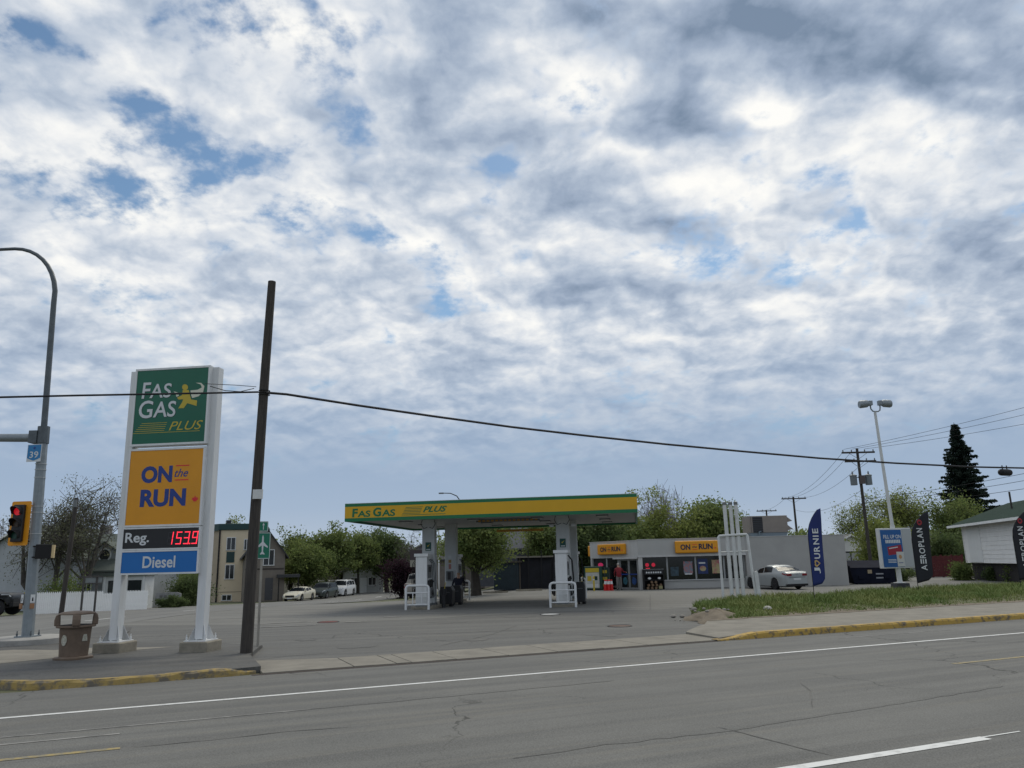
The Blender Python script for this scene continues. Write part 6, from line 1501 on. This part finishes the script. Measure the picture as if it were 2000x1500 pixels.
def tree(name, label, x, y, h, w, kind='mid', seed=1, leaves=9000, lsize=.17, trunks=1, trunk_h=.28, tr=.17, bark=None, twigs=3, clump=.42, cat='tree', grp=None, z=None, depth=None, flat_top=0.0, low=0.0, tmin=.008):
    """tapered trunk and limbs reaching into an uneven crown; leaves sit in clumps along the outer twigs"""
    rng = np.random.default_rng(seed); bark = bark or M_BARK
    leaves = int(leaves * 1.75); lsize *= .66
    t = thing(name, label, cat, (x, y, (zg(x, y) if z is None else z) - .05), 0, grp)
    wd = depth or w
    segs = []; ends = []
    base_z = h * trunk_h
    cz = (base_z + h) / 2; rz = (h - base_z * (1 - low)) / 2
    if low: cz = h - rz
    def target():
        while True:
            q = rng.uniform(-1, 1, 3)
            d = np.linalg.norm(q)
            if .45 < d < 1: break
        lump = 1 + .16 * math.sin(5 * math.atan2(q[1], q[0]) + seed) + .10 * math.sin(9 * q[2] + seed * 2)
        q = q * lump
        if q[2] > 0 and flat_top: q[2] *= (1 - flat_top)
        return np.array([q[0] * w / 2, q[1] * wd / 2, cz + q[2] * rz])
    for k in range(trunks):
        off = np.array([rng.uniform(-.1, .1) + (k - (trunks - 1) / 2) * w * .05, rng.uniform(-.2, .2), 0]) if trunks > 1 else np.zeros(3)
        lean = np.array([(k - (trunks - 1) / 2) * w * .16, rng.uniform(-.3, .3), 0])
        fork = off + lean + np.array([rng.uniform(-.15, .15), 0, base_z * rng.uniform(.9, 1.15)])
        topp = fork + np.array([rng.uniform(-.2, .2) * w * .3 + lean[0] * .6, 0, (h - base_z) * .55])
        r0 = tr * (1 if trunks == 1 else .75)
        mid = (off + fork) / 2 + np.array([rng.uniform(-.08, .08), 0, 0])
        segs.append(([off, mid, fork, topp], [r0 * 1.25, r0, r0 * .8, r0 * .22], 7))
        spine = [mid * .3 + fork * .7, fork, fork * .6 + topp * .4, fork * .25 + topp * .75]
        for j in range(max(5, int(12 / trunks) + 2)):
            s = spine[rng.integers(0, 4)] + rng.normal(0, .05, 3); e = target()
            if low and rng.random() < .4: s = off + (mid - off) * rng.uniform(.3, 1)
            c = (s + e) / 2 + np.array([0, 0, .10 * np.linalg.norm(e - s)]) + rng.normal(0, .06, 3) * np.linalg.norm(e - s)
            rl = r0 * rng.uniform(.28, .45); segs.append(([s, s * .45 + c * .55, c, e], [rl, rl * .75, rl * .5, rl * .12], 5))
            ends.append((e, 1.0))
            for m_ in range(4):
                f = rng.uniform(.35, .95); s2 = (s * (1 - f) ** 2 + 2 * c * f * (1 - f) + e * f * f); e2 = s2 + (target() - s2) * rng.uniform(.25, .55); e2 += rng.normal(0, .12, 3)
                c2 = (s2 + e2) / 2 + rng.normal(0, .08, 3) * np.linalg.norm(e2 - s2); r2 = rl * .38
                segs.append(([s2, c2, e2], [r2, r2 * .6, r2 * .2], 4)); ends.append((e2, .8))
                for q in range(twigs):
                    f = rng.uniform(.3, 1); s3 = s2 + (e2 - s2) * f; e3 = s3 + rng.normal(0, 1, 3) * np.array([.09 * w, .09 * wd, .08 * h]) + (e2 - s2) * .2
                    segs.append(([s3, e3], [r2 * .45, r2 * .16], 3)); ends.append((e3, .6)); ends.append(((s3 + e3) / 2, .5))
    tb = MB()
    for pts, rs, n in segs: tb.tube([tuple(p) for p in pts], [float(max(tmin, q)) for q in rs], n, caps=False)
    global NOFIX
    NOFIX = True; tb.build('trunk', bark, t); NOFIX = False
    if leaves:
        E = np.array([e for e, _ in ends]); idx = rng.integers(0, len(E), leaves)
        # uneven: some clumps hold far more leaves than others
        wgt = rng.random(len(E)) ** 2.4 + .06; idx = rng.choice(len(E), leaves, p=wgt / wgt.sum())
        P = E[idx] + rng.normal(0, 1, (leaves, 3)) * np.array([clump, clump, clump * .75])
        P[:, 2] = np.maximum(P[:, 2], h * .10 if not low else .1)
        obj('crown', leaves_mesh(P, lsize, rng, 'crown'), LF[kind], t)
    return t
tree('bare_elm', 'spreading sparse elm with dark limbs behind the traffic signal', -31.43, 55.5, 9.9, 10.4, 'grey', 11, 9500, .080, bark=mat('bark_elm', (.075, .066, .058), .95, var=.25, vscale=4), trunks=3, trunk_h=.20, tr=.26, twigs=9, clump=.30, tmin=.017)
tree('young_tree', 'thin leafless tree at the left edge behind the signal head', -41.22, 66, 8.6, 6.5, 'grey', 12, 1500, .09, tr=.12, bark=M_BARKG, twigs=9, clump=.3, tmin=.015)
GS = 'street trees behind the parked cars'
tree('street_tree', 'leafy tree just right of the brown house', -27.40, 98, 8.6, 8.5, 'mid', 21, 11000, .21, trunk_h=.2, tr=.2, grp=GS, low=.3)
tree('street_tree', 'round low tree standing behind the cream coupe', -24.13, 93, 6.8, 6.4, 'mid', 22, 10500, .20, trunk_h=.22, tr=.16, grp=GS, clump=.55)
tree('street_tree', 'forked tree with leaning limbs behind the dark SUV', -22.56, 99, 9.0, 7.4, 'mid', 23, 10000, .21, trunks=2, trunk_h=.28, tr=.22, grp=GS)
tree('street_tree', 'slim straight tree beside the white SUV', -20.28, 104, 8.2, 6.4, 'mid', 24, 8000, .20, trunk_h=.3, tr=.17, grp=GS)
tree('street_tree', 'broad dense round tree left of the canopy', -17.17, 108, 8.4, 8.2, 'dark', 25, 14000, .22, trunk_h=.24, tr=.3, grp=GS, clump=.6)
tree('far_tree', 'light green treetop above the beige building, the left one', -43.95, 125, 11.8, 5.5, 'spring', 26, 2600, .22, tr=.15, grp='treetops behind the beige building')
tree('far_tree', 'light green treetop above the beige building, the right one', -42.26, 128, 11.2, 5, 'spring', 27, 2200, .22, tr=.15, grp='treetops behind the beige building')
tree('plum_tree', 'small purple-leaved tree beside the left pump', -11.53, 82, 4.2, 3.4, 'plum', 28, 4500, .15, trunk_h=.15, tr=.09, low=.5)
tree('bare_tree', 'bare branching tree rising behind the left pump column', -12.99, 100, 8.4, 6.0, 'grey', 29, 300, .1, tr=.15, bark=M_BARKG, twigs=7)
tree('big_maple', 'large dark-trunked tree seen under the middle of the canopy', -2.73, 55.2, 6.3, 5.6, 'mid', 31, 11000, .14, trunk_h=.26, tr=.32, clump=.42, z=zg(-2.4, 55))
tree('yard_tree', 'light airy tree behind the blue-green shed', -1.17, 78, 7.0, 7.0, 'spring', 32, 4200, .14, trunk_h=.25, tr=.15, twigs=5)
tree('yard_tree', 'green tree beside the grey house behind the right pump', 2.62, 70, 6.4, 5.0, 'mid', 33, 6500, .16, tr=.14, trunk_h=.2)
tree('bare_tree', 'bare treetop poking just above the canopy', 2.81, 92, 10.0, 5.5, 'spring', 34, 500, .14, tr=.15, bark=M_BARKG, twigs=6)
GB = 'trees behind the shop'
tree('shop_tree', 'dark leafy tree between the right column and the shop', 6.07, 68, 6.4, 6.6, 'dark', 41, 12000, .19, trunk_h=.12, tr=.2, low=.7, grp=GB, clump=.55)
tree('shop_tree', 'olive green tree above the shop entrance', 8.94, 71, 7.2, 6.4, 'mid', 42, 11000, .19, trunk_h=.12, tr=.2, low=.7, grp=GB, clump=.55)
tree('shop_tree', 'upright green tree right of the canopy end', 11.46, 74, 8.6, 3.6, 'spring', 43, 6500, .17, trunk_h=.12, tr=.15, low=.6, grp=GB)
tree('shop_tree', 'bushy green tree over the shop sign band', 13.61, 75, 7.6, 5.2, 'spring', 44, 8500, .18, trunk_h=.12, tr=.15, low=.6, grp=GB)
tree('bare_tree', 'bare purplish tree above the shop, the left one', 13.94, 79, 9.4, 5.2, 'grey', 45, 0, .1, tr=.14, bark=mat('bark_mauve', (.17, .145, .15), .9), twigs=12, tmin=.014, grp='bare trees behind the shop')
tree('bare_tree', 'bare purplish tree above the shop, the right one', 15.98, 80, 9.2, 4.6, 'grey', 46, 0, .1, tr=.13, bark=MATS['bark_mauve'], twigs=12, tmin=.014, grp='bare trees behind the shop')
tree('shop_tree', 'largest green tree behind the shop and vent pipes', 18.88, 76, 9.2, 7.6, 'mid', 47, 17000, .19, trunk_h=.10, tr=.24, low=.7, grp=GB, clump=.6)
tree('shop_tree', 'rounded bright tree left of the largest tree behind the shop', 16.05, 74, 7.0, 5.6, 'spring', 48, 9000, .18, trunk_h=.10, tr=.18, low=.7, grp=GB, clump=.55)
tree('far_tree', 'low green treetop right of the rooftop unit', 34.95, 100, 6.0, 7, 'mid', 49, 5000, .2, tr=.15, low=.5)
tree('sparse_tree', 'sparse pale tree around the transformer pole', 36.15, 84, 8.6, 5.0, 'spring', 51, 2600, .13, tr=.12, bark=M_BARKG, twigs=7)
tree('leafing_tree', 'leafing tree with open crown behind the lamp post', 39.53, 82, 9.6, 7.4, 'spring', 52, 6200, .14, tr=.17, twigs=6, trunk_h=.3)
tree('willow_bush', 'dense light green bush between garage and lamp post', 33.62, 74, 6.0, 5.6, 'spring', 53, 11000, .15, trunk_h=.08, tr=.1, low=.85, cat='bush', clump=.5)
tree('leafing_tree', 'tall leafy tree in front of the spruce', 42.53, 78, 9.0, 7.2, 'mid', 54, 10000, .16, tr=.2, twigs=5, trunk_h=.2, low=.3)
tree('dark_shrub', 'dark shrub hanging over the red fence', 37.73, 71, 4.4, 4.4, 'dark', 55, 6500, .15, trunk_h=.08, tr=.1, low=.8, cat='bush')
def shrub(label, x, y, h, w, kind, seed, n=3500, ls=.10, d=None, z=None): tree('shrub', label, x, y, h, w, kind, seed, n, ls, trunk_h=.06, tr=.05, low=.95, cat='bush', clump=.16 * h, z=z, depth=d, twigs=2)
shrub('round bush at the left corner of the white building', 32.05, 58.5, 1.35, 1.3, 'mid', 61); shrub('low dark bush under the white building wall', 32.83, 56, 1.0, 1.0, 'dark', 62, 2500); shrub('bush beside the cut-off banner at the right edge', 32.55, 53, 1.5, 1.1, 'mid', 63, 2500)
shrub('bush behind the poster box by the dumpster', 28.17, 60, 1.1, 2.2, 'dark', 64, 3500)
shrub('tall dark evergreen bush between pylon columns', -25.57, 63.5, 2.7, 2.6, 'dark', 65, 7000, .10); shrub('low clipped hedge under the stone sign', -23.44, 55.3, .75, 2.7, 'dark', 66, 5500, .07, 1.0)
shrub('scruffy weeds under the bare elm', -29.25, 52, 2.4, 2.6, 'mid', 67, 3500, .09)
def spruce():
    rng = np.random.default_rng(71); h = 16.3; x, y = 49.98, 88.0
    t = thing('spruce_tree', 'tall dark spruce rising behind the leafy tree on the right', 'tree', (x, y, 0))
    tb = MB().tube([(0, 0, 0), (.15, 0, 8), (-.25, 0, h)], [.28, .16, .02], 8)
    P = []
    z = 2.2
    while z < h - .1:
        f = (h - z) / (h - 2.2); L = .18 + 3.75 * f ** .80
        nb = int(5 + 6 * f)
        a0 = rng.random() * 6.28
        for k in range(nb):
            a = a0 + 2 * math.pi * k / nb + rng.normal(0, .2); l = L * rng.uniform(.48, 1.2); dr = rng.uniform(.08, .35)
            d = np.array([math.cos(a), math.sin(a), 0]); p0 = np.array([-.25 * (z / h), 0, z])
            p1 = p0 + d * l * .6 + np.array([0, 0, -dr * l * .35]); p2 = p0 + d * l + np.array([0, 0, -dr * l * .32])
            if l > .5: tb.tube([tuple(p0), tuple(p1), tuple(p2)], [.04 * f + .01, .02, .006], 3, caps=False)
            m = int(34 + 210 * l / 3.4)
            s = rng.random(m) ** .75
            q = p0 + (p2 - p0) * s[:, None]; q[:, 2] += -(s * (1 - s)) * dr * l * .5 - np.abs(rng.normal(0, .11, m))
            q[:, :2] += rng.normal(0, 1, (m, 2)) * (.05 + .16 * l / 3.4 * (1.2 - s))[:, None]
            P.append(q)
        z += .22 + .12 * f + rng.uniform(0, .10)
    global NOFIX
    NOFIX = True; tb.build('trunk', M_BARK, t); NOFIX = False
    obj('crown', leaves_mesh(np.concatenate(P), .14, rng, 'crown'), LF['spruce'], t)
spruce()
def far_wood():
    rng = np.random.default_rng(5); P = []
    for k in range(210):
        a = R(rng.uniform(-44, 44)); d = rng.uniform(165, 240); cx, cy = math.sin(a) * d, math.cos(a) * d; hh = rng.uniform(4, 8.5); ww = rng.uniform(4, 8)
        q = rng.normal(0, .42, (230, 3)) * np.array([ww / 2, ww / 2, hh / 2.4]) + np.array([cx, cy, hh * .45 - (2 if cx < 0 else 0)]); P.append(q)
    me = leaves_mesh(np.concatenate(P), .55, rng, 'far_wood'); o = obj('far_wood', me, LF['mid'], kind='stuff'); o['label'] = 'distant band of trees closing the horizon'; o['category'] = 'trees'
far_wood()

# ------------------------------------------------------------------ poles and wires
M_WIRE = mat('wire_black', (.006, .006, .008), .7)
def utility_pole(label, x, y, h, arms, trans, lean=0.0, r=.15):
    t = thing('utility_pole', label, 'utility pole', (x, y, 0))
    MB().tube([(0, 0, 0), (-lean * .5, 0, h * .5), (-lean, 0, h)], [r, r * .85, r * .7], 10).build('shaft', M_WOODP, t, smooth=True)
    for z, w, xo in arms:
        a = box('crossarm', M_WOODP, t, -lean * z / h - w / 2 + xo, -lean * z / h + w / 2 + xo, -.22, -.10, z - .07, z + .07)
        for k in (-.46, -.2, .2, .46):
            MB().lathe([(.03, 0), (.055, .05), (.055, .12), (.03, .18)], 8, c=(-lean * z / h + xo + k * w, -.16, z + .07)).build('insulator', M_GREY, a)
        for s in (-1, 1): MB().tube([(-lean * z / h + s * w * .3 + xo, -.11, z), (-lean * z / h, -.11, z - .55)], .02, 4).build('brace', M_GREY, a)
    if trans:
        z = trans
        for s in (-1, 1):
            c = MB().lathe([(.05, -.45), (.27, -.43), (.27, .30), (.30, .32), (.30, .38), (.12, .46), (.02, .47)], 14, c=(-lean * z / h + s * .62, -.08, z)).build('transformer', mat('transformer_grey', (.14, .16, .17), .55), t, smooth=True)
            MB().lathe([(.05, .45), (.07, .5), (.07, .62), (.03, .72)], 8, c=(-lean * z / h + s * .66, -.08, z)).build('bushing', M_GREY, c)
            MB().tube([(-lean * z / h, -.08, z + .2), (-lean * z / h + s * .4, -.08, z + .2)], .035, 5).build('bracket', M_GREY, t)
        box('equipment_box', mat('box_brown', (.09, .07, .065), .8), t, -lean * z / h - .22, -lean * z / h + .22, -.34, -.14, z - .35, z + .35)
    return t
utility_pole('timber utility pole with two transformers and double crossarms', 28.86, 66, 10.67, ((10.33, 2.75, 0), (9.59, 2.6, .1)), 8.05, .0)
utility_pole('distant utility pole with one crossarm right of the rooftop unit', 36.41, 104, 9.59, ((9.32, 3.2, 0),), None, .0, .17)
utility_pole('farthest utility pole with its crossarm above the rooftop unit', 40.28, 128, 9.33, ((9.17, 3.2, 0),), None, 0, .17)
t = thing('roof_mast', 'short mast on the roof of the white building at the right edge', 'mast', (33.57, 54, 4.6)); MB().tube([(0, 0, 0), (0, 0, 1.3)], .06, 6).build('shaft', M_WOODP, t)

def wire(label, pts, r, name='overhead_wire', grp='thin overhead wires on the right'):
    t = thing(name, label, 'wire', pts[0], 0, grp)
    o = Vector(pts[0]); MB().tube([tuple(Vector(p) - o) for p in pts], r, 5).build('cable', M_WIRE, t)
    return t
def span(a, b, sag, n=24):
    a, b = Vector(a), Vector(b); out = []
    for i in range(n + 1):
        u = i / n; p = a.lerp(b, u); p.z -= sag * 4 * u * (1 - u); out.append(tuple(p))
    return out
# the heavy telephone cable that crosses the picture
PZ = 6.20
CABLE = [(-5.98, 18.72, 6.13), (-5.54, 18.92, 6.12), (-3.91, 19.62, 5.94), (-2.04, 20.43, 5.76), (-0.03, 21.30, 5.58), (2.15, 22.24, 5.43), (4.52, 23.27, 5.29), (7.11, 24.39, 5.17), (9.94, 25.61, 5.05), (13.06, 26.96, 4.98), (16.54, 28.47, 4.95), (19.08, 29.57, 4.98), (23.29, 31.39, 5.10), (31.67, 35.01, 5.53)]
t = wire('thick black telephone cable sagging from the timber pole to the right edge', CABLE, .032, 'telephone_cable', 'heavy telephone cable')
w2 = wire('thick black telephone cable running left from the timber pole', [(-6.17, 18.72, 6.15), (-7.05, 18.26, 6.05), (-8.27, 17.74, 5.94), (-9.69, 17.12, 5.81), (-11.02, 16.54, 5.68), (-12.66, 15.84, 5.53)], .024, 'telephone_cable', 'heavy telephone cable')
o = Vector(w2.location)
MB().tube([tuple(Vector(p) - o) for p in ((-6.25, 18.62, 6.22), (-6.5, 18.4, 6.10), (-6.8, 18.2, 6.09), (-7.1, 18.05, 6.17))], .010, 5).build('slack_loop', M_WIRE, w2)
MB().tube([tuple(Vector(p) - o) for p in ((-6.2, 18.62, 6.26), (-6.6, 18.35, 6.25), (-7.2, 18.0, 6.22))], .008, 5).build('slack_loop', M_WIRE, w2)
b = thing('splice_case', 'black splice case hanging on the cable at the right edge', 'splice case', (18.08, 29.13, 4.79))
f = MB(); f.T = Matrix.Rotation(R(23.4), 4, 'Z'); f.lathe([(.03, -.34), (.115, -.25), (.125, -.2), (.125, .2), (.115, .25), (.03, .34)], 12, 'x'); f.build('case', M_BLACKM, b, smooth=True)
for s in (-.12, .12):
    f = MB(); f.T = Matrix.Rotation(R(23.4), 4, 'Z'); f.tube([(s, 0, .10), (s, 0, .26)], .02, 5); f.build('hanger', M_BLACKM, b)
# thin wires
U = (28.86, 66.0)
for k, (dx, z, ex, ey, ez, lab) in enumerate(((-1.2, 10.41, 46, 44, 14.4, 'top'), (-.5, 10.41, 47, 44, 13.7, 'second'), (.55, 10.41, 48, 44, 12.6, 'third'))):
    wire('thin power line rising to the right from the transformer pole, the %s one' % lab, span((U[0] + dx, 65.8, z + .2), (ex, ey, ez), .5), .014)
for k, (dx, z, lab) in enumerate(((-1.2, 10.33, 'upper left'), (-.5, 10.33, 'upper middle'), (.6, 9.59, 'lower'), (.1, 7.29, 'telephone'))):
    wire('thin wire running from the transformer pole to the distant pole, the %s one' % lab, span((U[0] + dx, 66, z + (.1 if k < 3 else 0)), (36.41 + dx * 1.1, 104, 9.32 + .15 - (1.6 if k == 3 else 0)), .9), .014)
for k, (z0, ez, lab) in enumerate(((6.44, 7.5, 'upper'), (5.82, 6.2, 'lower'), (6.15, 6.9, 'middle'))):
    wire('service wire sloping from the right edge behind the spruce, the %s one' % lab, span((U[0], 66, z0), (40, 48, ez + .8), .35), .016)
wire('thin wire from the distant pole to the farthest pole', span((36.41 - 1, 104, 9.32 + .15), (40.28 - 1, 128, 9.17 + .15), .5), .016)
